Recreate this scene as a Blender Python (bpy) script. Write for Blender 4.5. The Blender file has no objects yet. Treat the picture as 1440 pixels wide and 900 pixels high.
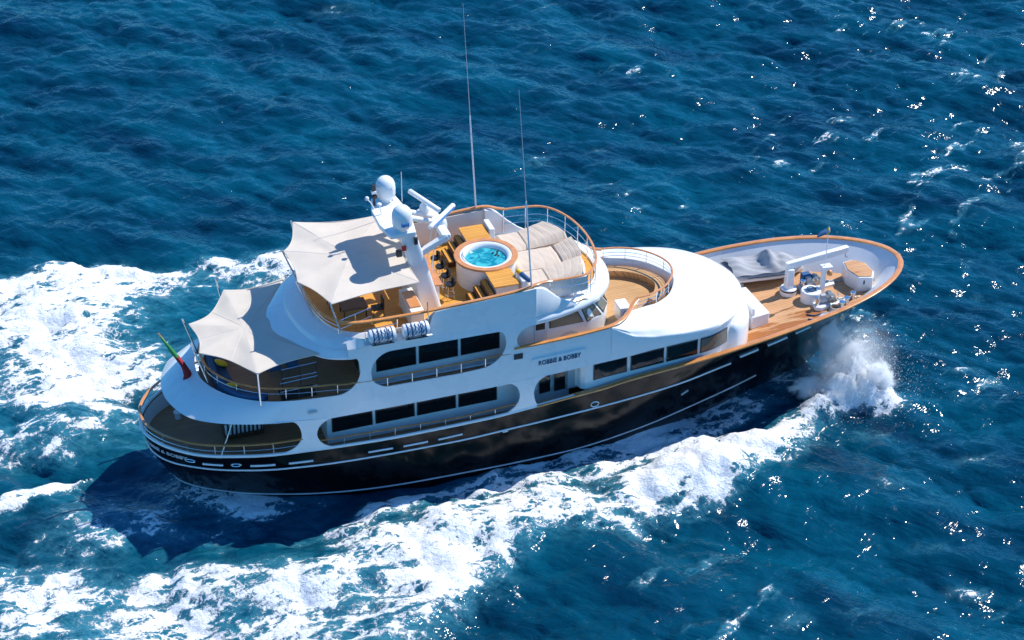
import bpy, math, random
import numpy as np
from mathutils import Vector, Matrix
R_ = math.radians
rnd = random.Random(7)
sc = bpy.context.scene
col = sc.collection

# ------------------------------------------------------------------ camera, world, sun, exposure
YAW, PITCH = R_(18.0), R_(32.5)
RV = Vector((math.cos(YAW), -math.sin(YAW), 0)); FV = Vector((math.sin(YAW), math.cos(YAW), 0))
DV = FV * math.cos(PITCH) + Vector((0, 0, -math.sin(PITCH)))
UV = FV * math.sin(PITCH) + Vector((0, 0, math.cos(PITCH)))
cam = bpy.data.cameras.new('camera'); cam.lens = 75; cam.sensor_width = 36; cam.clip_start = 1; cam.clip_end = 20000
co = bpy.data.objects.new('camera', cam); col.objects.link(co)
CAM = Vector((-7.40, -80.53, 58.99))
co.matrix_world = Matrix(((RV.x, UV.x, -DV.x, CAM.x), (RV.y, UV.y, -DV.y, CAM.y), (RV.z, UV.z, -DV.z, CAM.z), (0, 0, 0, 1)))
sc.camera = co
SUN = Vector((2.0, 0.50, 2.5)).normalized()
w = bpy.data.worlds.new('World'); sc.world = w; w.use_nodes = True
nt = w.node_tree; bg = nt.nodes['Background']
sky = nt.nodes.new('ShaderNodeTexSky'); sky.sky_type = 'NISHITA'; sky.sun_disc = False
sky.sun_elevation = math.asin(SUN.z); sky.sun_rotation = math.atan2(SUN.x, SUN.y)
sky.altitude = 0; sky.air_density = 1.0; sky.dust_density = 0.0; sky.ozone_density = 4.0
tn = nt.nodes.new('ShaderNodeMix'); tn.data_type = 'RGBA'; tn.blend_type = 'MULTIPLY'; tn.inputs[0].default_value = 1
nt.links.new(sky.outputs[0], tn.inputs[6]); tn.inputs[7].default_value = (0.42, 1.08, 1.55, 1)          # the deep clean blue of a clear sea sky
nt.links.new(tn.outputs[2], bg.inputs[0]); bg.inputs[1].default_value = 0.11
sl = bpy.data.lights.new('sun', 'SUN'); sl.energy = 5.0; sl.angle = R_(0.5); sl.color = (1, 0.97, 0.92)
so = bpy.data.objects.new('sun', sl); col.objects.link(so); so.location = (30, 10, 60)
so.rotation_euler = SUN.to_track_quat('Z', 'Y').to_euler()
vs = sc.view_settings; vs.view_transform = 'Standard'; vs.look = 'None'; vs.exposure = 0.2; vs.gamma = 1; vs.use_curve_mapping = False
SEA = -0.5
sc.cycles.volume_bounces = 16
sc.cycles.caustics_reflective = False; sc.cycles.caustics_refractive = False

# ------------------------------------------------------------------ materials
def nodes(name):
    m = bpy.data.materials.new(name); m.use_nodes = True
    t = m.node_tree; return m, t, t.nodes['Principled BSDF']
def nn(t, typ, **k):
    n = t.nodes.new(typ)
    for a, b in k.items(): setattr(n, a, b)
    return n
def math_(t, op, a, b=None, c=None, clamp=False):
    n = nn(t, 'ShaderNodeMath', operation=op, use_clamp=clamp)
    for i, v in enumerate((a, b, c)):
        if v is None: continue
        if isinstance(v, (int, float)): n.inputs[i].default_value = v
        else: t.links.new(v, n.inputs[i])
    return n.outputs[0]
def mixc(t, f, a, b):
    n = nn(t, 'ShaderNodeMix', data_type='RGBA')
    for i, v in ((0, f), (6, a), (7, b)):
        if isinstance(v, (int, float)): n.inputs[i].default_value = v
        elif isinstance(v, tuple): n.inputs[i].default_value = (*v[:3], 1)
        else: t.links.new(v, n.inputs[i])
    return n.outputs[2]
def noise(t, vec, scale, detail=4, rough=0.55, dist=0):
    n = nn(t, 'ShaderNodeTexNoise'); n.inputs['Scale'].default_value = scale; n.inputs['Detail'].default_value = detail
    n.inputs['Roughness'].default_value = rough; n.inputs['Distortion'].default_value = dist
    if vec is not None: t.links.new(vec, n.inputs['Vector'])
    return n.outputs[0]
def pos(t, scale=(1, 1, 1), rot=(0, 0, 0)):
    g = nn(t, 'ShaderNodeNewGeometry'); mp = nn(t, 'ShaderNodeMapping')
    mp.inputs['Scale'].default_value = scale; mp.inputs['Rotation'].default_value = rot
    t.links.new(g.outputs['Position'], mp.inputs['Vector']); return mp.outputs[0]
def mapr(t, v, a, b, c=0.0, d=1.0, smooth=False):
    n = nn(t, 'ShaderNodeMapRange'); n.interpolation_type = 'SMOOTHSTEP' if smooth else 'LINEAR'
    for i, x in enumerate((v, a, b, c, d)):
        if isinstance(x, (int, float)): n.inputs[i].default_value = x
        else: t.links.new(x, n.inputs[i])
    return n.outputs[0]
def bump(t, b, h, strength=0.3, dist=0.02):
    n = nn(t, 'ShaderNodeBump'); n.inputs['Strength'].default_value = strength; n.inputs['Distance'].default_value = dist
    t.links.new(h, n.inputs['Height']); t.links.new(n.outputs[0], b.inputs['Normal'])
M = {}
def simple(name, c, rough=0.4, metal=0, var=0.06, coat=0.0, vs_=3.0, bmp=0, spec=0.5):
    m, t, b = nodes(name)
    p = pos(t)
    n = noise(t, p, vs_, 5)
    k = mapr(t, n, 0.3, 0.7, 1 - var, 1 + var)
    mx = nn(t, 'ShaderNodeVectorMath', operation='SCALE'); mx.inputs[0].default_value = c[:3]; t.links.new(k, mx.inputs['Scale'])
    t.links.new(mx.outputs[0], b.inputs['Base Color'])
    t.links.new(mapr(t, n, 0.3, 0.7, rough * 0.85, min(1, rough * 1.2)), b.inputs['Roughness'])
    b.inputs['Metallic'].default_value = metal; b.inputs['Coat Weight'].default_value = coat; b.inputs['Coat Roughness'].default_value = 0.08
    b.inputs['Specular IOR Level'].default_value = spec
    if bmp: bump(t, b, noise(t, p, bmp, 3), 0.25, 0.02)
    M[name] = m; return m
def teak(name, c1, c2, pitch=0.12, axis='Y', caulk=(0.03, 0.022, 0.015), rough=0.5, wet=None):
    m, t, b = nodes(name)
    g = nn(t, 'ShaderNodeNewGeometry'); sp = nn(t, 'ShaderNodeSeparateXYZ'); t.links.new(g.outputs['Position'], sp.inputs[0])
    a = sp.outputs[axis]; u = math_(t, 'DIVIDE', a, pitch)
    fr = math_(t, 'FRACT', u); d = math_(t, 'ABSOLUTE', math_(t, 'SUBTRACT', fr, 0.5))
    line = mapr(t, d, 0.42, 0.47, 0, 1)
    fl = math_(t, 'FLOOR', u)
    wn = nn(t, 'ShaderNodeTexWhiteNoise', noise_dimensions='1D'); t.links.new(fl, wn.inputs['W'])
    st = (0.9, 9, 3) if axis == 'Y' else (9, 0.9, 3)
    n1 = noise(t, pos(t, st), 1.5, 6, 0.6)
    n2 = noise(t, pos(t), 0.9, 4)
    f = math_(t, 'MULTIPLY_ADD', wn.outputs[0], 0.45, math_(t, 'MULTIPLY', n1, 0.55))
    c = mixc(t, f, c1, c2)
    c = mixc(t, mapr(t, n2, 0.35, 0.75, 0, 0.35), c, tuple(x * 0.6 for x in c1))
    if wet:
        nw = noise(t, pos(t, (0.35, 2.2, 1)), 1.4, 5, 0.6)
        side = mapr(t, sp.outputs['Y'], -2.4, -0.7, 1, 0)
        fw = mapr(t, math_(t, 'ADD', nw, math_(t, 'MULTIPLY', side, 0.30)), 0.60, 0.70, 0, 1)
        c = mixc(t, math_(t, 'MULTIPLY', fw, 0.85), c, wet)
        t.links.new(mapr(t, fw, 0, 1, rough, 0.15), b.inputs['Roughness'])
    else: b.inputs['Roughness'].default_value = rough
    b.inputs['Specular IOR Level'].default_value = .25
    c = mixc(t, math_(t, 'MULTIPLY', line, 0.75), c, caulk)
    t.links.new(c, b.inputs['Base Color']); bump(t, b, math_(t, 'SUBTRACT', n1, line), 0.25, 0.006)
    M[name] = m; return m
simple('white paint', (0.80, 0.80, 0.785), 0.28, var=0.025, coat=0.4, vs_=0.7)
simple('bulwark paint', (0.66, 0.68, 0.70), 0.4, var=0.03, vs_=0.8)
simple('cream panel', (0.74, 0.70, 0.64), 0.4, var=0.03)
simple('black hull paint', (0.003, 0.0032, 0.004), 0.14, var=0.3, coat=0.0, vs_=0.5, spec=0.28)
simple('boot top stripe', (0.50, 0.51, 0.53), 0.35, var=0.2, vs_=1.5)
simple('hull stripe', (0.78, 0.78, 0.78), 0.3, var=0.04)
simple('varnished teak', (0.62, 0.25, 0.07), 0.25, var=0.16, coat=0.7, vs_=2.2)
teak('sundeck teak', (0.64, 0.28, 0.045), (0.82, 0.40, 0.078), 0.14)
teak('foredeck teak', (0.55, 0.285, 0.13), (0.71, 0.41, 0.215), 0.14, wet=(0.36, 0.115, 0.022))
teak('bridge teak', (0.52, 0.29, 0.12), (0.66, 0.40, 0.19), 0.14)
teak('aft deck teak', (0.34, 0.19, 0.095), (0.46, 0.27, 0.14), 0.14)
simple('dark glass', (0.006, 0.007, 0.009), 0.04, var=0.1, spec=0.5)
simple('tan blind glass', (0.16, 0.135, 0.095), 0.08, var=0.12, coat=0.5, vs_=1.2)
simple('window frame', (0.03, 0.03, 0.032), 0.35)
simple('stainless steel', (0.72, 0.73, 0.74), 0.18, metal=1.0, var=0.05)
simple('awning canvas', (0.80, 0.72, 0.615), 0.85, var=0.05, vs_=1.3, bmp=6)
simple('cushion fabric', (0.60, 0.49, 0.385), 0.9, var=0.04, vs_=2.0, bmp=9)
def translucent(name, fac, c):
    t = M[name].node_tree; o = t.nodes['Material Output']; b = t.nodes['Principled BSDF']; tr = nn(t, 'ShaderNodeBsdfTranslucent'); mx = nn(t, 'ShaderNodeMixShader')
    tr.inputs[0].default_value = (*c, 1); mx.inputs[0].default_value = fac; t.links.new(b.outputs[0], mx.inputs[1]); t.links.new(tr.outputs[0], mx.inputs[2]); t.links.new(mx.outputs[0], o.inputs['Surface'])
translucent('awning canvas', .34, (.86, .80, .72))          # thin cloth: light glows through
simple('blue fabric', (0.03, 0.10, 0.22), 0.9, var=0.15, bmp=12)
simple('yellow fabric', (0.75, 0.45, 0.02), 0.85, var=0.1, bmp=12)
simple('black rubber', (0.012, 0.012, 0.013), 0.45, var=0.2)
simple('dark wood', (0.10, 0.05, 0.025), 0.35, var=0.2)
simple('grey canvas', (0.34, 0.345, 0.36), 0.85, var=0.12, vs_=2.5, bmp=5)
simple('grey paint', (0.42, 0.44, 0.46), 0.4)
simple('raft fibreglass', (0.72, 0.74, 0.77), 0.22, var=0.06, coat=0.5)
simple('blue paint', (0.03, 0.25, 0.62), 0.3)
simple('red paint', (0.55, 0.02, 0.02), 0.4)
simple('flag red', (0.30, 0.012, 0.02), 0.8, var=0.2)
simple('flag green', (0.02, 0.20, 0.05), 0.8, var=0.2)
simple('lettering', (0.008, 0.045, 0.12), 0.4)
simple('galvanised steel', (0.45, 0.45, 0.44), 0.35, metal=0.8, var=0.2)
simple('rope', (0.50, 0.44, 0.34), 0.9, var=0.15)

# ------------------------------------------------------------------ mesh helpers
class MB:
    def __init__(s): s.v = []; s.f = []; s.mi = []; s.cur = 0
    def add(s, vs, fs):
        o = len(s.v); s.v.extend([tuple(p) for p in vs])
        for f in fs: s.f.append(tuple(i + o for i in f)); s.mi.append(s.cur)
        return s
    def box(s, c, d, rz=0, ry=0, rx=0, taper=1.0):
        m = Matrix.Rotation(rz, 3, 'Z') @ Matrix.Rotation(ry, 3, 'Y') @ Matrix.Rotation(rx, 3, 'X')
        vs = []
        for z in (-.5, .5):
            k = 1 if z < 0 else taper
            for x, y in ((-.5, -.5), (.5, -.5), (.5, .5), (-.5, .5)):
                vs.append(Vector(c) + m @ Vector((x * d[0] * k, y * d[1] * k, z * d[2])))
        return s.add(vs, [(3, 2, 1, 0), (4, 5, 6, 7), (0, 1, 5, 4), (1, 2, 6, 5), (2, 3, 7, 6), (3, 0, 4, 7)])
    def prism(s, poly, z0, z1):
        n = len(poly)
        a = sum(poly[i][0] * poly[(i + 1) % n][1] - poly[(i + 1) % n][0] * poly[i][1] for i in range(n))
        if a < 0: poly = poly[::-1]
        f0 = z0 if callable(z0) else (lambda x, y: z0); f1 = z1 if callable(z1) else (lambda x, y: z1)
        vs = [(x, y, f0(x, y)) for x, y in poly] + [(x, y, f1(x, y)) for x, y in poly]
        return s.add(vs, [tuple(range(n))[::-1], tuple(range(n, 2 * n))] + [(i, (i + 1) % n, (i + 1) % n + n, i + n) for i in range(n)])
    def tube(s, pts, r, seg=8, closed=False, flat=1.0, caps=True):
        pts = [Vector(p) for p in pts]; n = len(pts); rings = []
        for i, p in enumerate(pts):
            a = pts[i - 1] if (i > 0 or closed) else p; b = pts[(i + 1) % n] if (i < n - 1 or closed) else p
            d = (b - a).normalized() if (b - a).length > 1e-9 else Vector((0, 0, 1))
            up = Vector((0, 0, 1)) if abs(d.z) < 0.95 else Vector((1, 0, 0))
            sd = d.cross(up).normalized(); u2 = sd.cross(d).normalized()
            rr = r[i] if isinstance(r, (list, tuple)) else r
            rings.append([p + sd * math.cos(t) * rr + u2 * math.sin(t) * rr * flat for t in [2 * math.pi * k / seg for k in range(seg)]])
        return s.loft(rings, True, closed, caps)
    def loft(s, rings, ring_closed=True, closed=False, caps=False):
        n = len(rings); k = len(rings[0]); vs = [p for r in rings for p in r]; fs = []
        for i in range(n if closed else n - 1):
            j = (i + 1) % n
            for q in range(k if ring_closed else k - 1):
                q2 = (q + 1) % k; fs.append((i * k + q, i * k + q2, j * k + q2, j * k + q))
        if caps and not closed: fs.append(tuple(range(k))[::-1]); fs.append(tuple((n - 1) * k + q for q in range(k)))
        return s.add(vs, fs)
    def lathe(s, prof, c=(0, 0, 0), seg=24, caps=True, m=None):
        rings = []
        for r, z in prof:
            ring = [Vector((r * math.cos(2 * math.pi * q / seg), r * math.sin(2 * math.pi * q / seg), z)) for q in range(seg)]
            rings.append([(m @ p if m else p) + Vector(c) for p in ring])
        return s.loft(rings, True, False, caps)
    def sphere(s, c, r, sx=1, sy=1, sz=1, seg=16, half=False):
        prof = [(math.sin(t), math.cos(t)) for t in np.linspace(1e-3, (math.pi / 2 if half else math.pi) - 1e-3, 10)][::-1]
        rings = [[(c[0] + a * r * sx * math.cos(2 * math.pi * q / seg), c[1] + a * r * sy * math.sin(2 * math.pi * q / seg), c[2] + b * r * sz) for q in range(seg)] for a, b in prof]
        return s.loft(rings, True, False, True)
    def strip(s, A, B): return s.loft([A, B], False)
YOFF = {}
def obj(name, mb, mat, parent=None, bevel=0, solid=0, angle=38, flip=False, subsurf=0):
    me = bpy.data.meshes.new(name); me.from_pydata([tuple(p) for p in mb.v], [], mb.f); me.update()
    mats = mat if isinstance(mat, (list, tuple)) else [mat]
    for q in mats: me.materials.append(M[q] if isinstance(q, str) else q)
    if len(mats) > 1: me.polygons.foreach_set('material_index', mb.mi)
    me.polygons.foreach_set('use_smooth', [True] * len(me.polygons))
    me.set_sharp_from_angle(angle=R_(angle))
    o = bpy.data.objects.new(name, me); col.objects.link(o)
    if parent is not None:
        o.parent = parent
        if parent.type == 'EMPTY': o.location = -Vector(parent.location)
    if solid:
        md = o.modifiers.new('thickness', 'SOLIDIFY'); md.thickness = solid; md.offset = 0
        md = o.modifiers.new('crisp', 'EDGE_SPLIT'); md.split_angle = R_(max(angle, 38)); md.use_edge_sharp = False
    if subsurf:
        md = o.modifiers.new('smooth', 'SUBSURF'); md.levels = subsurf; md.render_levels = subsurf
    if bevel:
        md = o.modifiers.new('bevel', 'BEVEL'); md.width = bevel; md.segments = 2; md.limit_method = 'ANGLE'
    return o
def thing(name, label, cat, loc, group=None):
    o = bpy.data.objects.new(name, None); col.objects.link(o); o.location = loc; o.empty_display_size = 0.3
    o['label'] = label; o['category'] = cat
    if group: o['group'] = group
    return o
def tag(o, label=None, cat=None, group=None, kind=None):
    for k, v in (('label', label), ('category', cat), ('group', group), ('kind', kind)):
        if v: o[k] = v
    return o
def dup(root, delta, label, group=None):
    r = root.copy(); col.objects.link(r); r.location = Vector(root.location) + Vector(delta); r['label'] = label
    for ch in list(root.children):
        c = ch.copy(); col.objects.link(c); c.parent = r
        for g in list(ch.children):
            d = g.copy(); col.objects.link(d); d.parent = c
    return r
def spline(pts, n=60, closed=False):
    """Catmull-Rom through pts (chord parametrised), resampled evenly along its length"""
    P = np.array(pts, float); dense = []
    m = len(P)
    ext = np.vstack([2 * P[0] - P[1], P, 2 * P[-1] - P[-2]])
    for i in range(m - 1):
        p0, p1, p2, p3 = ext[i:i + 4]
        t0 = 0; t1 = t0 + max(np.linalg.norm(p1 - p0), 1e-6) ** .5; t2 = t1 + max(np.linalg.norm(p2 - p1), 1e-6) ** .5; t3 = t2 + max(np.linalg.norm(p3 - p2), 1e-6) ** .5
        for t in np.linspace(t1, t2, 24, endpoint=False):
            a1 = (t1 - t) / (t1 - t0) * p0 + (t - t0) / (t1 - t0) * p1; a2 = (t2 - t) / (t2 - t1) * p1 + (t - t1) / (t2 - t1) * p2; a3 = (t3 - t) / (t3 - t2) * p2 + (t - t2) / (t3 - t2) * p3
            b1 = (t2 - t) / (t2 - t0) * a1 + (t - t0) / (t2 - t0) * a2; b2 = (t3 - t) / (t3 - t1) * a2 + (t - t1) / (t3 - t1) * a3
            dense.append((t2 - t) / (t2 - t1) * b1 + (t - t1) / (t2 - t1) * b2)
    dense.append(P[-1]); D = np.array(dense)
    L = np.concatenate([[0], np.cumsum(np.linalg.norm(np.diff(D, axis=0), axis=1))])
    s = np.linspace(0, L[-1], n)
    return np.stack([np.interp(s, L, D[:, k]) for k in range(D.shape[1])], 1)
def full(pts, n=60):
    """half-plan table [(x, halfbreadth)...] starting or ending on the centreline -> symmetric curve, starboard (-y) first"""
    P = [tuple(p) for p in pts]
    if abs(P[0][1]) < 1e-6: q = [(x, -y) for x, y in P][::-1] + P[1:]
    else: q = [(x, -y) for x, y in P] + P[:-1][::-1]
    return spline(q, n)
def pch(xs, ys):
    xs = np.array(xs, float); ys = np.array(ys, float)
    h = np.diff(xs); d = np.diff(ys) / h; m = np.zeros_like(xs)
    for i in range(1, len(xs) - 1):
        if d[i - 1] * d[i] > 0:
            w1 = 2 * h[i] + h[i - 1]; w2 = h[i] + 2 * h[i - 1]; m[i] = (w1 + w2) / (w1 / d[i - 1] + w2 / d[i])
    m[0] = d[0]; m[-1] = d[-1]
    def f(x):
        x = np.clip(x, xs[0], xs[-1]); i = np.clip(np.searchsorted(xs, x) - 1, 0, len(h) - 1); t = (x - xs[i]) / h[i]
        return (2 * t**3 - 3 * t**2 + 1) * ys[i] + (t**3 - 2 * t**2 + t) * h[i] * m[i] + (-2 * t**3 + 3 * t**2) * ys[i + 1] + (t**3 - t**2) * h[i] * m[i + 1]
    return f

# ------------------------------------------------------------------ the yacht: hull
yacht = thing('motor_yacht', 'long black hulled motor yacht with stacked white decks, steaming through the foam', 'yacht', (19, 0, SEA))
capT = [(1.05, 0), (1.1, .6), (1.38, 1.3), (1.95, 2.1), (3.2, 3.1), (5.05, 3.75), (6.3, 3.98), (8, 4.05), (12, 4.07), (16, 4.07), (20, 4.07), (24, 4.1), (27, 4.17), (29.5, 4.2), (32, 3.97), (34.4, 3.5), (36.5, 2.7), (37.9, 1.75), (38.65, .8), (38.85, 0)]
zC = pch([1, 5, 7.4, 9.4, 12, 14.7, 16.4, 18.2, 20.2, 21.8, 23, 25.2, 27.3, 29.5, 32, 34.4, 36.5, 39.2], [2.82, 2.78, 2.70, 2.6, 2.53, 2.57, 2.62, 2.77, 2.97, 3.12, 3.32, 3.58, 3.84, 4.2, 4.5, 4.72, 4.85, 4.92])
strT = [(1.22, 0), (1.3, .75), (1.6, 1.45), (2.1, 2.05), (2.75, 2.52), (3.7, 3.04), (5.05, 3.52), (6.5, 3.85), (9, 4.0), (12, 4.04), (16, 4.05), (20, 4.04), (24, 4.0), (26.5, 3.86), (29, 3.62), (31, 3.32), (33, 2.85), (35, 2.1), (36.6, 1.2), (37.5, .5), (37.8, 0)]
zS = pch([1.2, 6.8, 9, 12, 14.7, 17.5, 20.2, 23.8, 25.9, 28.5, 31, 34, 37.4], [1.97, 1.85, 1.74, 1.69, 1.70, 1.84, 2.0, 2.3, 2.52, 2.95, 3.2, 3.45, 3.65])
watT = [(2.5, 0), (2.7, .45), (3.2, .97), (3.9, 1.47), (5.2, 2.2), (6.5, 2.72), (8.2, 3.27), (10, 3.68), (12, 3.93), (15, 4.0), (18, 3.97), (21.5, 3.72), (24, 3.33), (26.5, 2.78), (28.5, 2.22), (30.5, 1.55), (32.5, .8), (34, .2), (34.4, 0)]
keeT = [(5.0, 0), (6.5, 1.0), (9, 1.9), (14, 2.9), (18, 2.8), (24, 1.9), (28, .95), (31, .25), (32, 0)]
NS = 150
Lk, Lw, Ls, Lc = spline(keeT, NS), spline(watT, NS), spline(strT, NS), spline(capT, NS)
lev = [np.c_[Lk, np.full(NS, -2.2)], np.c_[Lw, np.full(NS, SEA)], np.c_[Ls, zS(Ls[:, 0])], np.c_[Lc, zC(Lc[:, 0])]]
tt = np.array([0, 1, 2, 2.75]); NV = 26
H = np.zeros((NV, NS, 3)); tv = np.linspace(0, 2.75, NV)
for j in range(NS):
    for k in range(3): H[:, j, k] = pch(tt, [l[j, k] for l in lev])(tv)
def hull_at(zf):
    """starboard polyline of the hull surface where z = zf(x)"""
    out = []
    for j in range(NS):
        c = H[:, j]; d = c[:, 2] - zf(c[:, 0])
        for i in range(NV - 1):
            if d[i] <= 0 < d[i + 1]:
                a = d[i] / (d[i] - d[i + 1]); p = c[i] * (1 - a) + c[i + 1] * a; out.append((p[0], -p[1], p[2])); break
    return out
def hull_pt(x, z):
    P = np.array(hull_at(lambda q: z + 0 * q)); return float(np.interp(x, P[:, 0], P[:, 1]))
mb = MB()
rings = []
for i in range(NV):
    r = [(p[0], -p[1], p[2]) for p in H[i]] + [(p[0], p[1], p[2]) for p in H[i][::-1][1:-1]]
    rings.append(r)
mb.loft(rings, True)
hull = obj('hull', mb, 'black hull paint', yacht, angle=60)
def both(pts): return list(pts) + [(p[0], -p[1], p[2]) for p in list(pts)[::-1]]
def outset(pts, d=0.02): return [(p[0], p[1] - d * (1 if p[1] <= 0 else -1), p[2]) for p in pts]
# the two white lines along the hull
bz = pch([0, 20, 24, 27, 31, 36], [-0.2, -0.2, 0.1, 0.55, 1.2, 2.2])
pl = hull_at(lambda x: bz(x)); pl = [p for p in pl if p[0] < 30.5]
obj('boot_stripe', MB().tube(outset(pl, .012), .038, 6), 'boot top stripe', hull)
pl = [(p[0], -p[1], zS(p[0])) for p in Ls if p[0] < 28.6]
obj('rubbing_strake', MB().tube(outset(pl, .015), .045, 6), 'hull stripe', hull)
# freeing port slots, fairleads, porthole
def on_hull(x0, x1, z0, z1, h, d=0.03, n=6):
    out = []
    for a in np.linspace(0, 1, n):
        x = x0 + (x1 - x0) * a; z = z0 + (z1 - z0) * a; out.append((x, hull_pt(x, z) - d, z))
    return out
for x0, x1, z0, z1, r in ((3.25, 4.1, 2.28, 2.26, .05), (5.26, 6.35, 2.2, 2.18, .05), (6.95, 8.05, 2.15, 2.1, .05), (10.6, 11.75, 2.02, 2.0, .045), (12.25, 13.4, 1.99, 2.0, .045), (13.9, 15.05, 2.0, 2.06, .045),
                          (28.85, 29.8, 3.32, 3.52, .06), (30.3, 31.3, 3.62, 3.86, .06), (31.75, 32.5, 3.98, 4.18, .055)):
    obj('freeing_port', MB().tube(on_hull(x0, x1, z0, z1, 0), r, 6), 'hull stripe', hull)
def ring_on_hull(x, z, rx, rz, r=.028):
    return [(x + rx * math.cos(t), hull_pt(x + rx * math.cos(t), z + rz * math.sin(t)) - .02, z + rz * math.sin(t)) for t in np.linspace(0, 2 * math.pi, 16, endpoint=False)]
for x, z in ((2.75, 2.35), (4.65, 2.26)):
    obj('fairlead', MB().tube(ring_on_hull(x, z, .2, .09), .03, 6, closed=True), 'stainless steel', hull)
obj('porthole', MB().tube(ring_on_hull(21.5, 2.33, .19, .14), .03, 6, closed=True), 'hull stripe', hull)
obj('exhaust_outlet', MB().tube(on_hull(17.0, 17.25, 1.72, 1.74, 0), .03, 6), 'hull stripe', hull)
obj('anchor_pocket', MB().tube(on_hull(26.0, 26.35, 1.65, 1.85, 0), .05, 6), 'galvanised steel', hull)
# white band on top of the black hull round the stern
pl = [(p[0], -p[1], zC(p[0]) + .03) for p in Lc if p[0] < 20.5]
obj('stern_sheer_band', MB().tube(both(outset(pl, -.02)[::-1]), .075, 8), 'white paint', hull)

# letters laid along the starboard quarter and on the sign
def letters(text, size, place, name, mat, parent, depth=0.012, bold=0.0):
    fc = bpy.data.curves.new(name, 'FONT'); fc.body = text; fc.size = size; fc.extrude = depth; fc.offset = bold; fc.resolution_u = 3
    tmp = bpy.data.objects.new(name, fc); col.objects.link(tmp)
    dg = bpy.context.evaluated_depsgraph_get(); me = bpy.data.meshes.new_from_object(tmp.evaluated_get(dg))
    bpy.data.objects.remove(tmp); bpy.data.curves.remove(fc)
    wid = max(v.co.x for v in me.vertices)
    mb = MB(); mb.add([place(v.co.x / wid, v.co.y, v.co.z) for v in me.vertices], [tuple(p.vertices) for p in me.polygons])
    bpy.data.meshes.remove(me)
    return obj(name, mb, mat, parent, angle=20)
qc = np.array(hull_at(lambda x: 2.52 + 0 * x))
qs = np.concatenate([[0], np.cumsum(np.linalg.norm(np.diff(qc, axis=0), axis=1))])
def quarter(u, v, d):
    s = 0.55 + 2.65 * u; p = np.array([np.interp(s, qs, qc[:, k]) for k in range(3)]); q = np.array([np.interp(s + .05, qs, qc[:, k]) for k in range(3)])
    t = (q - p); t /= np.linalg.norm(t); n = np.array([t[1], -t[0], 0])
    zz = p[2] - .13 + v
    return (p[0] + n[0] * (.03 + d + .12 * v), p[1] + n[1] * (.03 + d + .12 * v), zz)
letters('ROBBIE & BOBBY', 0.25, quarter, 'stern_lettering', 'boot top stripe', hull, bold=.006)

# ------------------------------------------------------------------ decks
def deck(name, half, z, mat, parent, thick=0.08, n=90, x0=None, x1=None):
    xs = np.array([p[0] for p in half]); hb = np.array([p[1] for p in half])
    X = np.linspace(xs[0] if x0 is None else x0, xs[-1] if x1 is None else x1, n); Y = np.interp(X, xs, hb)
    zz = (lambda x: z) if not callable(z) else z
    mb = MB(); k = 7
    mb.loft([[(x, -y + 2 * y * q / (k - 1), float(zz(x))) for q in range(k)] for x, y in zip(X, Y)], False)
    mb.loft([[(x, -y + 2 * y * q / (k - 1), float(zz(x)) - thick) for q in range(k)][::-1] for x, y in zip(X, Y)], False)
    mb.strip([(x, -y, float(zz(x)) - thick) for x, y in zip(X, Y)], [(x, -y, float(zz(x))) for x, y in zip(X, Y)])
    mb.strip([(x, y, float(zz(x))) for x, y in zip(X, Y)], [(x, y, float(zz(x)) - thick) for x, y in zip(X, Y)])
    return obj(name, mb, mat, parent)
cp = spline(capT, 200); cpx, cpy = cp[:, 0], cp[:, 1]
zF = lambda x: 3.15 + (x - 28) * 0.055
def inner(zf, d=.12):
    """starboard half (y given positive) of the hull's inside at height zf(x)"""
    P = np.array(hull_at(zf)); out = []
    for i, p in enumerate(P):
        a = P[max(i - 1, 0)]; b = P[min(i + 1, len(P) - 1)]; t = (b - a)[:2]; t = t / max(1e-6, np.linalg.norm(t)); n = np.array([-t[1], t[0]])
        q = p[:2] + n * d; out.append((q[0], max(0.0, -q[1]), p[2]))
    return out
def halfdeck(zf, d=.12):
    P = sorted((x, y) for x, y, z in inner(zf, d)); P[0] = (P[0][0], 0.0); P[-1] = (P[-1][0], 0.0); return P
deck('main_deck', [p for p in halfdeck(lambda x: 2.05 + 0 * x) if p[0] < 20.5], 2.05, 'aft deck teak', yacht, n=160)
fd = [p for p in halfdeck(zF) if p[0] > 27.3]
deck('foredeck', fd, zF, 'foredeck teak', yacht, n=160)
def bulwark(name, zlow, x0, x1, mat):
    mb = MB(); lv = []
    for k in np.linspace(0, 1, 7):
        lv.append([(x, y, z) for x, y, z in inner(lambda x: zlow(x) * (1 - k) + (zC(x) - .01) * k)])
    rings = []
    for l in lv:
        P = np.array(sorted(l)); xs = np.linspace(max(x0, P[0, 0]), min(x1, P[-1, 0]), 30)
        xs = np.concatenate([P[(P[:, 0] > x0) & (P[:, 0] < x1)][:, 0]]); 
        rings.append(spline([tuple(p) for p in P[(P[:, 0] > x0) & (P[:, 0] < x1)]], 90))
    for s in (-1, 1): mb.loft([[(p[0], s * p[1], p[2]) for p in r] for r in rings], False)
    return obj(name, mb, mat, yacht, angle=80)
bulwark('bow_bulwark', lambda x: zF(x) - .02, 27.0, 60, 'bulwark paint')
bulwark('stern_bulwark', lambda x: 2.04 + 0 * x, -5, 20.5, 'bulwark paint')
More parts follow.
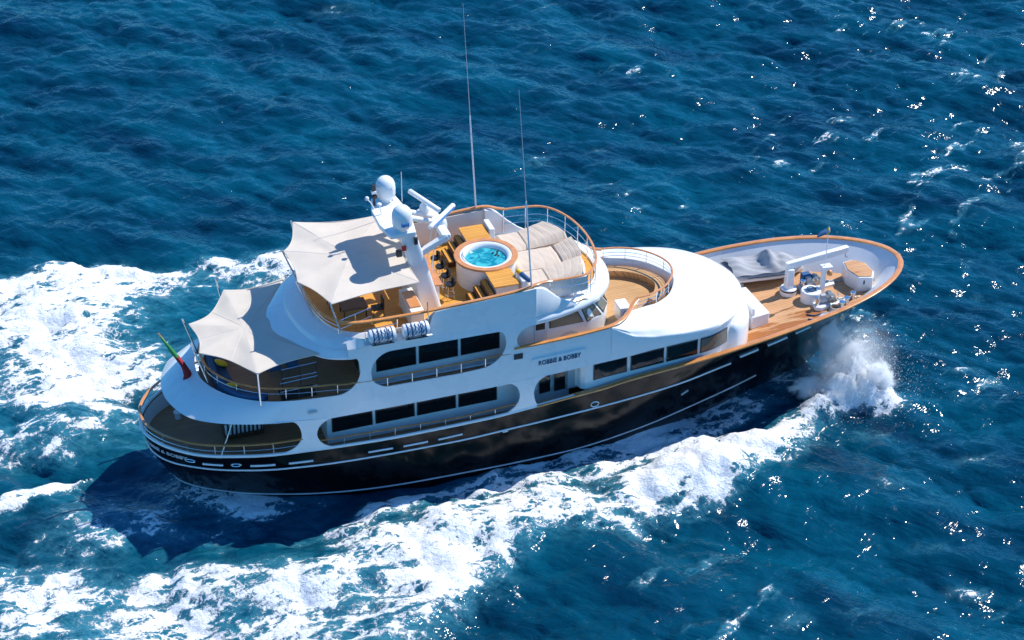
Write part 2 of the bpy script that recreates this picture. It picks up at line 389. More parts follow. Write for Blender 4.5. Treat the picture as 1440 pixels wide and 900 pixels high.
# teak cap rail, bow
def capring(pts, wdt=.2, th=.07, name='cap_rail', mat='varnished teak', parent=yacht):
    P = [Vector(p) for p in pts]; rings = []
    for i, p in enumerate(P):
        d = (P[min(i + 1, len(P) - 1)] - P[max(i - 1, 0)]); d.z = 0; d.normalize(); n = Vector((-d.y, d.x, 0))
        w2 = wdt / 2
        rings.append([p - n * w2 + Vector((0, 0, -th / 2)), p - n * w2 + Vector((0, 0, th * .3)), p - n * w2 * .7 + Vector((0, 0, th / 2)), p + n * w2 * .7 + Vector((0, 0, th / 2)), p + n * w2 + Vector((0, 0, th * .3)), p + n * w2 + Vector((0, 0, -th / 2))])
    return obj(name, MB().loft(rings, True, False, True), mat, parent)
pl = [(x, -max(0, y - .04), float(zC(x)) + .03) for x, y in cp if x > 18.6]
capring(both(pl), .26, .09)

# ------------------------------------------------------------------ railings
def railing(name, path, h, spacing=1.2, mids=(0.45,), parent=yacht, hand='varnished teak', hr=.05, base=None, skip=(), lean=None, flat=.7):
    P = np.array(path, float); n = len(P)
    L = np.concatenate([[0], np.cumsum(np.linalg.norm(np.diff(P, axis=0), axis=1))])
    at = lambda s: np.array([np.interp(s, L, P[:, k]) for k in range(3)])
    mb = MB()
    for m_ in mids: mb.tube([tuple(p + np.array([0, 0, -h * m_])) for p in P], .014, 6)
    r = obj(name, mb, 'stainless steel', parent)
    obj('handrail', MB().tube([tuple(p) for p in P], hr, 8, flat=flat), hand, r)
    k = max(2, int(round(L[-1] / spacing)) + 1)
    for s in np.linspace(0.05, L[-1] - .05, k):
        p = at(s); b = p + np.array([0, 0, -h])
        if lean: b = b + np.array(lean)
        obj('stanchion', MB().tube([tuple(b), tuple(p)], .02, 6), 'stainless steel', r)
    return r
# stern teak rail on stanchions, from one wing to the other
pl = [(x + .03, max(0, y - .03)) for x, y in cp if x < 7.7]
st = [(x, -y, 3.42 - .03 * x / 7) for x, y in pl][::-1] + [(x, y, 3.42 - .03 * x / 7) for x, y in pl[1:]]
railing('stern_railing', spline(st, 70), .62, 1.35, (.5,), hr=.075, flat=.5)
for s in (-1, 1):
    xs = np.linspace(8.3, 17.9, 30)
    railing('side_deck_railing', [(x, s * 3.97, float(np.interp(x, [8.3, 12, 15, 18], [3.08, 3.0, 2.93, 3.12]))) for x in xs], .42, 1.15, (), hr=.055, flat=.5)

# ------------------------------------------------------------------ white shells with the oval openings
def fil(x, end, rx, base, mid, side):
    """edge height near an opening's end: mid at the end, base rx further in (side=+1: opening lies towards +x)"""
    d = (x - end) * side
    if d <= 0: return mid
    if d >= rx: return base
    q = 1 - d / rx
    return base + (mid - base) * (1 - math.sqrt(max(0, 1 - q * q)))
def xsamp(a, b, ends):
    xs = set(np.round(np.linspace(a, b, int((b - a) / .25) + 2), 4))
    for e, rx, side in ends:
        for q in np.linspace(0, 1, 14): xs.add(round(e + side * rx * (1 - math.cos(q * math.pi / 2)), 4))
    return [x for x in sorted(xs) if a <= x <= b]
Lz = pch([2, 5, 7.3, 9, 16.6, 21.2, 23, 24.7, 26.4, 28, 30.5], [4.5, 4.5, 4.38, 4.25, 4.33, 4.55, 4.66, 4.83, 4.98, 5.15, 5.2])
# main deck wing: hull top up to the upper deck band
opens = [(None, 7.61, 1.0, 1.0), (8.3, 17.83, .95, .9), (18.5, None, .85, .5)]
ends = [(7.61, 1.0, -1), (8.3, .95, 1), (17.83, .9, -1), (18.5, .85, 1)]
for s in (-1, 1):
    mb = MB()
    xs = xsamp(6.4, 19.6, ends); lo = []; hi = []
    for x in xs:
        zb = float(zC(x)) + .05; zt = float(Lz(x)) + .04; mid = zb + (zt - zb) * .5
        if x < 7.61: l = fil(x, 7.61, 1.15, zb, mid, -1); h = fil(x, 7.61, .45, zt, mid, -1)
        elif x <= 8.3: l = h = mid
        elif x < 17.83:
            l = max(fil(x, 8.3, .95, zb, mid, 1), fil(x, 17.83, .9, zb, mid, -1)); h = min(fil(x, 8.3, .95, zt, mid, 1), fil(x, 17.83, .7, zt, mid, -1))
        elif x <= 18.5: l = h = mid
        else: l = fil(x, 18.5, .3, zb, mid, 1); h = fil(x, 18.5, .85, zt, mid, 1)
        lo.append(l); hi.append(h)
    Y = lambda x: s * float(np.interp(x, [6.4, 8, 20], [4.0, 4.04, 4.05]))
    mb.strip([(x, Y(x), float(zC(x)) + .0) for x in xs], [(x, Y(x), z) for x, z in zip(xs, lo)])
    mb.strip([(x, Y(x), z) for x, z in zip(xs, hi)], [(x, Y(x), float(Lz(x)) + .05) for x in xs])
    obj('main_deck_wing', mb, 'white paint', yacht, solid=.07)
# upper deck band (bulwark) right round the stern; pillars rise from it
lowT = [(2.15, 0), (2.22, .7), (2.42, 1.45), (2.9, 2.4), (3.8, 3.12), (5.3, 3.74), (6.8, 3.97), (9, 4.05)]
uppT = [(3.75, 0), (3.85, .9), (4.2, 1.75), (4.8, 2.55), (5.9, 3.35), (7.3, 3.78), (9, 3.97)]
lowS, uppS = spline(lowT, 50), spline(uppT, 50)
ends2 = [(10.42, .95, -1), (10.89, .95, 1), (17.19, .8, -1), (17.69, .6, 1)]
xs2 = [x for x in xsamp(9.0, 22.35, ends2) if x > 9.01]
capz = pch([17.6, 18, 19.2, 20.4, 21.4, 22.4], [6.2, 6.21, 6.24, 6.3, 6.37, 6.43])
def zlo2(x):
    b = 5.37 + max(0, (x - 15)) * .05
    if x < 10.42: return fil(x, 10.42, 1.1, 5.37, 6.5, -1)
    if x <= 10.89: return 6.4
    if x < 17.19: return max(fil(x, 10.89, .9, b, 6.15, 1), fil(x, 17.19, 1.2, b, 6.6, -1))
    if x <= 17.69: return 6.6
    return fil(x, 17.69, .3, float(capz(x)), 6.6, 1)
def zhi2(x):
    if x < 10.42: return fil(x, 10.42, .28, 7.22, 6.5, -1)
    if x <= 10.89: return 6.4
    if x < 17.19: return min(fil(x, 10.89, 1.0, 7.24, 6.15, 1), fil(x, 17.19, .5, 7.33, 6.6, -1))
    if x <= 17.69: return 6.6
    return fil(x, 17.69, .75, 7.26, 6.6, 1)
mb = MB()
NB = 7
def bulge(a, b, n=NB, amt=.10):
    out = []
    for q in np.linspace(0, 1, n):
        p = [a[k] * (1 - q) + b[k] * q for k in range(3)]; e = amt * math.sin(math.pi * q) if amt else 0
        out.append((p[0], p[1], p[2] + e))
    return out
for s in (-1, 1):
    cols = []
    for a, b in zip(lowS, uppS):
        w_ = min(1, max(0, (8.5 - a[0]) / 3))
        cols.append(bulge((a[0], s * a[1], float(Lz(a[0]))), (b[0], s * b[1], 5.36), NB, .13 * w_))
    for x in xs2: cols.append(bulge((x, s * 4.05, float(Lz(x))), (x, s * 4.01, zlo2(x)), NB, 0))
    mb.loft(cols, False)
upper_bulwark = obj('upper_deck_bulwark', mb, 'white paint', yacht, solid=.05, angle=50)
mb = MB()
for s in (-1, 1): mb.strip([(p[0], s * p[1], float(Lz(p[0]))) for p in lowS], [(p[0] + .5, s * max(0, p[1] - .5), float(Lz(p[0])) + .02) for p in lowS])
obj('overhang_soffit', mb, 'white paint', yacht)
udT = [(x + .12, max(0, y - .1)) for x, y in uppS] + [(10.5, 3.94), (18, 3.94), (22.3, 3.94), (23.1, 3.45), (23.8, 2.7), (24.9, 2.2), (26, 1.5), (26.6, .6), (26.75, 0)]
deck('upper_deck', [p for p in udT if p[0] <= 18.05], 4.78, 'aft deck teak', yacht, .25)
deck('bridge_deck', [(17.9, 3.94)] + [p for p in udT if p[0] > 18.05], lambda x: float(np.interp(x, [18, 22, 23.5, 27], [5.15, 5.25, 5.4, 5.42])), 'bridge teak', yacht, .2)
# teak handrail along the upper deck openings, right round the stern
pl = [(p[0] + .28, p[1] * .985) for p in uppS]
path = [(x, -y, 6.0 - .02 * x) for x, y in pl] ; path = [(x, y, float(np.interp(x, [3.7, 8, 11, 17.2], [5.98, 5.95, 5.84, 5.95]))) for x, y, z in path]
path = path + [(x, -4.0, float(np.interp(x, [3.7, 8, 11, 17.2], [5.98, 5.95, 5.84, 5.95]))) for x in np.linspace(9.6, 17.4, 16)]
sym = [(p[0], p[1], p[2]) for p in path[::-1]] + [(p[0], -p[1], p[2]) for p in path[1:]]
railing('upper_deck_railing', spline(sym, 150), .58, 1.15, (.5,), hr=.06, flat=.5)
# teak cap on the bridge wing, curling in to the bridge front
capP = [(17.55, -4.02, 6.22), (18.5, -4.03, 6.24), (20.4, -4.03, 6.32), (21.4, -4.0, 6.38), (22.3, -3.93, 6.44), (22.9, -3.62, 6.46), (23.35, -3.2, 6.48), (23.75, -2.7, 6.52), (24.1, -2.38, 6.6)]
for s in (1, -1): capring([tuple(p) for p in spline([(a, b * s, c) for a, b, c in capP], 50)], .2, .08)

# ------------------------------------------------------------------ sundeck shell, aft roof, brow
stop = pch([9.0, 10.2, 10.8, 13.4, 13.55, 13.95, 15, 17, 18.6], [8.05, 8.05, 8.05, 8.0, 8.05, 8.82, 8.9, 9.02, 9.14])
xs3 = [x for x in xsamp(9.9, 18.62, [(10.42, .3, -1), (10.89, 1.0, 1), (17.19, .5, -1), (17.69, .75, 1), (13.4, .6, 1)])]
for s in (-1, 1):
    mb = MB()
    A = [(x, s * 4.01, zhi2(x)) for x in xs3]; B = [(x, s * 3.96, 7.62) for x in xs3]; Cc = [(x, s * (3.95 if x > 10.8 else 3.55 + .4 * max(0, (x - 9.9) / .9)), float(stop(x))) for x in xs3]
    mb.strip(A, B); mb.strip(B, Cc)
    obj('sundeck_side', mb, 'white paint', yacht, solid=.06)
mb = MB(); r1 = full([(7.22, 0), (7.35, .9), (7.86, 2.0), (8.39, 2.95), (9.0, 3.6), (10.0, 3.98), (10.9, 4.0)], 80); r2 = full([(7.98, 0), (8.08, .9), (8.3, 1.9), (8.7, 2.9), (9.3, 3.55), (10.3, 3.88), (10.95, 3.95)], 80)
r3 = full([(8.12, 0), (8.22, .9), (8.44, 1.85), (8.84, 2.75), (9.45, 3.4), (10.4, 3.76), (11, 3.9)], 80); r4 = full([(8.95, 0), (9.02, .8), (9.25, 1.9), (9.6, 2.7), (10.25, 3.3), (10.8, 3.52), (11.3, 3.66)], 80)
mb.loft([[(x, y, 7.12) for x, y in r1], [(x - .03, y, 7.2) for x, y in r1], [(x, y, 7.24) for x, y in (r1 * .93 + r2 * .07)], [(x, y, 7.50) for x, y in r2], [(x, y, 7.52) for x, y in (r2 * .6 + r3 * .4)], [(x, y, 7.72) for x, y in r3], [(x, y, 7.82) for x, y in (r3 * .75 + r4 * .25)], [(x, y, 8.0) for x, y in (r3 * .2 + r4 * .8)], [(x, y, 8.06) for x, y in r4], [(x + .07, y * .985, 8.05) for x, y in r4], [(x + .09, y * .98, 7.58) for x, y in r4]], False)
obj('sundeck_aft_roof', mb, 'white paint', yacht, angle=30)
sdT = [(9.05, 0), (9.12, .8), (9.35, 1.85), (9.7, 2.65), (10.35, 3.25), (11, 3.6), (13.5, 3.75), (18.6, 3.8), (20, 3.5), (21.2, 3.15), (22.0, 2.5), (22.5, 1.5), (22.65, 0)]
deck('sundeck', sdT, 7.6, 'sundeck teak', yacht, .15)
mb = MB(); b1 = full([(7.4, 0), (7.9, 1.9), (9.0, 3.5), (11, 3.95), (18.4, 3.95)], 3)
ceil = [(7.5, 0), (8, 1.9), (9.1, 3.45), (11, 3.9), (18.4, 3.9), (20.3, 3.6), (22, 2.9), (22.8, 1.8), (23.1, 0)]
deck('upper_deck_ceiling', ceil, 7.36, 'white paint', yacht, .16)
# brow over the wheelhouse: rounded white slab
br = [(18.3, 4.0), (19.3, 3.88), (20.3, 3.62), (21.3, 3.25), (22.2, 2.7), (22.8, 2.0), (23.2, 1.0), (23.32, 0)]
B0 = full(br, 90)
def inset(C, d):
    out = []
    for i, p in enumerate(C):
        a = C[max(i - 1, 0)]; b = C[min(i + 1, len(C) - 1)]; t = b - a; t = t / np.linalg.norm(t); n = np.array([-t[1], t[0]]); out.append(p + n * d)
    return np.array(out)
mb = MB(); prof = [(.3, 7.12), (.04, 7.2), (0, 7.3), (.03, 7.42), (.14, 7.56), (.35, 7.66), (.62, 7.69), (.70, 7.70), (.72, 7.55)]
mb.loft([[(p[0], p[1], z) for p in inset(B0, d)] for d, z in prof], False)
obj('wheelhouse_brow', mb, 'white paint', yacht, angle=50)
# raised coaming that ends in a sloping fairing beside the antenna
for s in (-1, 1):
    mb = MB(); prs = [(18.55, 9.13), (18.9, 9.05), (19.2, 8.85), (19.7, 8.35), (20.2, 7.95), (20.7, 7.7)]
    mb.loft([[(x, s * y0, 7.6), (x, s * (y0 - .02), z - .05), (x, s * (y0 - .06), z), (x, s * (y0 - .42 * (1 - i / 6)), z - .02), (x, s * (y0 - .5 * (1 - i / 6) - .02), 7.6)] for i, ((x, z), y0) in enumerate(zip(prs, (3.93, 3.88, 3.82, 3.7, 3.58, 3.45)))], True, False, True)
    obj('coaming_fairing', mb, 'white paint', yacht, angle=50)
    mb = MB(); xs = np.linspace(9.8, 18.7, 40)
    mb.strip([(x, s * float(np.interp(x, [9.8, 10.8, 13.5, 14, 18.7], [3.0, 3.45, 3.66, 3.72, 3.6])), 7.58) for x in xs], [(x, s * float(np.interp(x, [9.8, 10.8, 13.5, 14, 18.7], [3.02, 3.47, 3.68, 3.78, 3.7])), float(np.interp(x, [9.8, 13.3, 14, 18.7], [8.04, 8.1, 8.8, 9.05]))) for x in xs])
    obj('sundeck_coaming', mb, 'cream panel', yacht, solid=.04)
    pl = [(9.75, 3.2, 8.62), (10.6, 3.5, 8.66), (12, 3.68, 8.74), (13.4, 3.8, 8.83), (14.5, 3.86, 8.93), (16.5, 3.87, 9.03), (18.2, 3.84, 9.16), (18.7, 3.72, 9.2), (19.2, 3.5, 9.12), (19.5, 3.42, 9.08)]
    capring([tuple(p) for p in spline([(a, b * s, c) for a, b, c in pl], 60)], .17, .08)
fr = full([(19.4, 3.43), (20.4, 3.4), (21.2, 3.28), (21.75, 2.8), (22.15, 2.0), (22.38, 1.0), (22.45, 0)], 90)
railing('sundeck_front_railing', [(x, y, 9.06 - .03 * (x - 19.4)) for x, y in fr], 1.3, 1.12, (.33, .62), hr=.065, flat=.7)
pa = full([(9.75, 3.2), (9.35, 2.55), (9.1, 1.7), (8.98, .8), (8.95, 0)], 70)
railing('sundeck_aft_railing', [(x, y, 8.62) for x, y in pa], .6, 1.3, (.35, .7), hr=.055, flat=.7)

# ------------------------------------------------------------------ deck houses and windows
def house(name, poly, z0, z1, mat='white paint'):
    return obj(name, MB().prism(poly, z0, z1), mat, yacht)
house('main_deckhouse', [(9.0, -2.95), (20.6, -2.95), (20.6, 2.95), (9.0, 2.95)], 2.06, 4.52)
house('upper_deckhouse', [(10.9, -2.9), (18.45, -2.9), (18.45, 2.9), (10.9, 2.9)], 4.79, 7.19)
def quadwin(pts, out, parent=yacht, glass='dark glass', name='window', fr=.035):
    """four corner points (lower left, lower right, upper right, upper left); out = unit outward vector"""
    P = [Vector(p) for p in pts]; c = sum(P, Vector()) / 4; o = Vector(out)
    big = [p + (p - c).normalized() * fr * 1.6 for p in P]
    mb = MB(); mb.add([p - o * .02 for p in big] + [p + o * .018 for p in big], [(4, 5, 6, 7), (0, 1, 5, 4), (1, 2, 6, 5), (2, 3, 7, 6), (3, 0, 4, 7)])
    f = obj(name, mb, 'window frame', parent)
    mb = MB(); mb.add([p - o * .01 for p in P] + [p + o * .026 for p in P], [(4, 5, 6, 7), (0, 1, 5, 4), (1, 2, 6, 5), (2, 3, 7, 6), (3, 0, 4, 7)])
    obj('pane', mb, glass, f); return f
for x0, x1 in ((9.27, 11.08), (11.31, 13.07), (13.28, 15.04), (15.26, 17.02)):
    k = .018; b = 2.68
    quadwin([(x0, -2.95, b + k * (x0 - 9)), (x1, -2.95, b + k * (x1 - 9)), (x1, -2.95, b + .84 + k * (x1 - 9)), (x0, -2.95, b + .84 + k * (x0 - 9))], (0, -1, 0))
for x0, x1 in ((11.46, 13.23), (13.45, 15.2), (15.42, 17.18)):
    k = .022; b = 5.50
    quadwin([(x0, -2.9, b + k * (x0 - 11)), (x1, -2.9, b + k * (x1 - 11)), (x1, -2.9, b + 1.05 + k * (x1 - 11)), (x0, -2.9, b + 1.05 + k * (x0 - 11))], (0, -1, 0))
# aft bulkhead doors
for x, z0, z1, y0, y1 in ((9.0, 2.1, 4.0, -1.2, 1.2), (10.9, 4.85, 6.8, -1.6, 1.6)):
    quadwin([(x, y0, z0), (x, y1, z0), (x, y1, z1), (x, y0, z1)], (-1, 0, 0), name='saloon_door')
# forward full-beam trunk with windows
trT = [(18.0, 3.2), (20.75, 3.22), (21.0, 3.74), (22, 3.76), (24, 3.76), (26.6, 3.76), (27.5, 3.68), (28.4, 3.28), (29.15, 2.5), (29.6, 1.6), (29.8, .7), (29.85, 0)]
T0 = full(trT, 110)
mb = MB(); mb.loft([[(p[0], p[1], z) for p in T0] for z in (3.05, 4.0, 5.25)], False)
trunk = obj('forward_deckhouse', mb, 'white paint', yacht, angle=30)
fb = lambda x: 3.56 + (x - 21.5) * .075; ftop = lambda x: 4.33 + (x - 21.5) * .063
hbT = lambda x: float(np.interp(x, T0[10:56, 0], T0[10:56, 1])) - .02
def curvewin(x0, x1, glass):
    def grid(d, g, e):
        mb = MB(); xs = np.linspace(x0 - g, x1 + g, 9); rings = []
        for x in xs:
            y = hbT(x); zb, zt = fb(x) - g, ftop(x) + g
            rings.append([(x, y - d, zb), (x, y - d, zt), (x, y - e, zt), (x, y - e, zb)])
        return mb.loft(rings, True, False, True)
    f = obj('window', grid(.018, .05, -.03), 'window frame', yacht); obj('pane', grid(.028, 0, 0), glass, f)
for i, (x0, x1) in enumerate(((21.54, 23.1), (23.38, 24.93), (25.16, 26.62), (26.86, 28.28))): curvewin(x0, x1, 'tan blind glass' if i == 3 else 'dark glass')
# door recess beneath the sign
for x0, x1, m_ in ((19.05, 19.55, 'dark glass'), (19.78, 20.28, 'dark glass')):
    quadwin([(x0, -3.26, 2.95), (x1, -3.26, 3.0), (x1, -3.26, 4.5), (x0, -3.26, 4.4)], (0, -1, 0), name='side_door', glass=m_)
obj('service_door', MB().box((20.72, -3.255, 3.65), (.62, .05, 1.5)), 'grey paint', yacht, bevel=.02)
# trunk roof
inr = full([(22.25, 4.0), (22.85, 3.62), (23.4, 3.1), (23.9, 2.62), (24.4, 2.38), (25.2, 2.15), (26.0, 1.6), (26.5, .9), (26.8, .25), (26.82, 0)], 120)
outr = full([(22.25, 4.08), (23.4, 4.08), (24.6, 4.075), (26, 4.05), (27.3, 3.86), (28.4, 3.38), (29.3, 2.5), (29.85, 1.5), (30.12, .6), (30.16, 0)], 120)
zin = lambda x: np.interp(x, [22.35, 23.4, 24.2, 25, 26.8], [6.40, 6.32, 6.12, 6.05, 5.98])
zbr = lambda x: np.interp(x, [22.35, 22.9, 23.4, 24.4, 26, 28, 30.2], [6.38, 6.05, 5.75, 5.52, 5.42, 5.36, 5.33])
ringsR = []
for i in range(120):
    o = outr[i]; q = inr[i]; zl = float(Lz(o[0])); zb_ = float(zbr(o[0])); zi = float(zin(q[0]))
    c = [(*(o - (o - q) * min(.25, .3 / max(.05, np.linalg.norm(o - q)))), zl + .02), (*o, zl), (*o, zl + (zb_ - zl) * .55)]
    for k in (.2, .45, .7, .9):                                     # rolled edge
        a = k * math.pi / 2; rr = min(.10 + .22 * float(np.clip((o[0] - 25) / 4, 0, 1)), np.linalg.norm(o - q) * .3); d = (q - o) / max(1e-6, np.linalg.norm(q - o))
        c.append((*(o + d * rr * (1 - math.cos(a))), zb_ - .14 * (1 - math.sin(a))))
    for k in np.linspace(.16, 1, 9):
        p = o + (q - o) * k; c.append((p[0], p[1], zb_ + (zi - zb_) * (1 - (1 - k) ** 1.35)))
    c.append((q[0] - .03, q[1] * .985, zi - .02)); c.append((q[0] - .05, q[1] * .98, 5.3))
    ringsR.append(c)
mb = MB(); mb.loft(ringsR, False)
obj('trunk_roof', mb, 'white paint', yacht, angle=75)
# bridge front rail and curved bench
pr = full([(24.1, 2.36), (24.9, 2.2), (25.7, 1.78), (26.3, 1.1), (26.6, .45), (26.66, 0)], 70)
railing('bridge_railing', [(x, y, 6.64) for x, y in pr], .62, 1.15, (.4, .7), hr=.055)
pb = full([(23.7, 2.2), (24.7, 1.98), (25.5, 1.55), (26.1, .9), (26.4, 0)], 60); pc = inset(pb, .5)
mb = MB(); mb.loft([[(*p, 5.40), (*p, 5.78), (*q_, 5.80), (*q_, 5.74), (*(q_ * .8 + p * .2), 5.40)] for p, q_ in list(zip(pb, pc))[14:]], True, False, True)
obj('bridge_bench', mb, 'bridge teak', yacht)
# wheelhouse
wlT = [(18.4, 2.9), (20.0, 2.9), (21.0, 2.88), (21.8, 2.70), (22.45, 2.32), (22.95, 1.5), (23.15, .6), (23.18, 0)]
Wb = full(wlT, 120)
mb = MB()
def whp(i, z):
    p = Wb[i]; k = max(0, z - 6.1) * .70; f = np.clip((p[0] - 20.8) / 1.3, 0, 1)
    return (p[0] - k * f, p[1] * (1 - .04 * max(0, z - 6.1)), z)
mb.loft([[whp(i, z) for i in range(120)] for z in (4.9, 5.6, 6.08, 6.12, 6.6, 7.18)], False)
wheelhouse = obj('wheelhouse', mb, 'white paint', yacht, angle=25)
def whwin(i0, i1, z0, z1, glass, name='window'):
    a, b, c, d = (Vector(whp(i0, z0)), Vector(whp(i1, z0)), Vector(whp(i1, z1)), Vector(whp(i0, z1)))
    n = (b - a).cross(d - a).normalized()
    quadwin([p + n * .01 for p in (a, b, c, d)], n, wheelhouse, glass, name)
sW = np.concatenate([[0], np.cumsum(np.linalg.norm(np.diff(Wb, axis=0), axis=1))])
ix = lambda x: int(np.argmin(np.abs(Wb[:60, 0] - x)))
quadwin([(18.95, -2.905, 6.2), (19.4, -2.905, 6.2), (19.4, -2.905, 6.75), (18.95, -2.905, 6.75)], (0, -1, 0), wheelhouse)
quadwin([(19.68, -2.905, 6.2), (21.25, -2.87, 6.22), (20.95, -2.87, 6.8), (19.68, -2.905, 6.78)], (0, -1, 0), wheelhouse, 'tan blind glass')
e_ = [ix(21.5), ix(22.4), ix(22.95), 59]
for a_, b_, gl in ((e_[0], e_[1] - 1, 'tan blind glass'), (e_[1] + 1, e_[2] - 1, 'tan blind glass'), (e_[2] + 1, e_[3] - 1, 'dark glass')):
    whwin(a_, b_, 6.16, 6.92, gl); whwin(119 - b_, 119 - a_, 6.16, 6.92, 'dark glass')
mb = MB().box((19.2, -2.915, 5.95), (.62, .03, 1.85)); obj('wheelhouse_door', mb, 'bulwark paint', wheelhouse, bevel=.01)
obj('grab_handle', MB().tube([(20.6 + .45 * math.cos(t), -2.96, 5.42 + .35 * math.sin(t)) for t in np.linspace(0, math.pi, 14)], .02, 6), 'stainless steel', wheelhouse)
mb = MB().box((23.55, -1.95, 5.75), (.5, .8, .8)).box((23.55, -1.95, 6.17), (.56, .86, .06)); obj('bridge_locker', mb, 'white paint', yacht, bevel=.03)
obj('locker_vent', MB().tube([(23.55 + .12 * math.cos(t), -2.36, 5.78 + .25 * math.sin(t)) for t in np.linspace(0, 2 * math.pi, 16, endpoint=False)], .02, 6, closed=True), 'grey paint', yacht)
# name sign on the bridge wing
sg = MB().prism([(18.45, 5.0), (20.95, 5.1), (20.95, 5.56), (18.45, 5.46)], 0, 1)
mb = MB(); mb.add([(x, -4.13, z) for x, z in ((18.4, 5.02), (20.95, 5.12), (20.95, 5.56), (18.4, 5.46))] + [(x, -4.02, z) for x, z in ((18.4, 5.02), (20.95, 5.12), (20.95, 5.56), (18.4, 5.46))], [(0, 1, 2, 3), (1, 0, 4, 5), (2, 1, 5, 6), (3, 2, 6, 7), (0, 3, 7, 4)])
sign = obj('name_board', mb, 'white paint', yacht)
letters('ROBBIE & BOBBY', .34, lambda u, v, d: (18.68 + 2.05 * u, -4.145 - d, 5.11 + v + .07 * u), 'name_lettering', 'lettering', sign, bold=.003)
obj('builder_plate', MB().box((9.45 - 1.3, -4.07, 4.75), (.42, .03, .1)), 'grey paint', yacht)
obj('fairlead_recess', MB().box((17.75, -4.05, 5.75), (.42, .06, .28)), 'window frame', yacht)
#@@PART2
# ------------------------------------------------------------------ sundeck fittings (built in: parts of the yacht)
tub = obj('hot_tub', MB().lathe([(1.36, 7.6), (1.38, 8.2), (1.37, 8.8), (1.2, 8.8), (1.2, 7.7)], (17.5, 0, 0), 64, False), 'white paint', yacht)
obj('rim', MB().lathe([(1.21, 8.79), (1.47, 8.79), (1.49, 8.84), (1.46, 8.89), (1.22, 8.89), (1.20, 8.84)], (17.5, 0, 0), 64, False), 'varnished teak', tub)
M['pool water'], t_, b_ = nodes('pool water'); p_ = pos(t_)
t_.links.new(mixc(t_, mapr(t_, noise(t_, p_, 2.2, 3, .5, 1.2), .42, .62, 0, 1, True), (0.004, 0.20, 0.27), (0.06, 0.44, 0.48)), b_.inputs['Base Color'])
b_.inputs['Roughness'].default_value = .06; bump(t_, b_, noise(t_, p_, 5, 3), .5, .04)
obj('liner', MB().lathe([(1.20, 8.86), (1.12, 8.87), (1.02, 8.83), (.95, 8.72), (.93, 8.5), (.6, 8.2)], (17.5, 0, 0), 64, False), 'raft fibreglass', tub)
obj('water', MB().lathe([(.945, 8.66), (.001, 8.67)], (17.5, 0, 0), 64, False), 'pool water', tub)
obj('grab_handle', MB().tube([(17.5 + 1.06 * math.cos(t), 1.06 * math.sin(t), 8.93) for t in np.linspace(2.75, 3.5, 10)], .022, 6), 'stainless steel', tub)
for dx, dy in ((.45, .35), (.6, .2), (.5, .1), (.68, .38), (.62, .02)): obj('jet', MB().lathe([(.001, 8.69), (.05, 8.70), (.06, 8.68)], (17.5 + dx, dy, 0), 12, False), 'window frame', tub)
for s in (-1, 1):
    b_ = obj('teak_bench', MB().box((17.62, s * 2.1, 8.79), (1.2, 1.45, .07)), 'sundeck teak', yacht, bevel=.015)
    obj('bench_base', MB().box((17.66, s * 2.1, 8.17), (1.05, 1.34, 1.15)), 'cream panel', b_)
    st_ = obj('tub_steps', MB().box((16.92, s * 2.1, 8.02), (.3, 1.3, .84)).box((16.6, s * 2.05, 7.88), (.32, 1.25, .56)).box((16.26, s * 2.0, 7.74), (.34, 1.2, .28)), 'dark wood', yacht)
    for x, z, y0 in ((16.9, 8.47, 2.1), (16.58, 8.19, 2.05), (16.24, 7.91, 2.0)): obj('tread', MB().box((x, s * y0, z), (.2, 1.3, .05)), 'sundeck teak', st_)
    obj('side_block', MB().box((18.42, s * 2.45, 8.5), (.26, 1.0, .95)), 'white paint', yacht, bevel=.03)
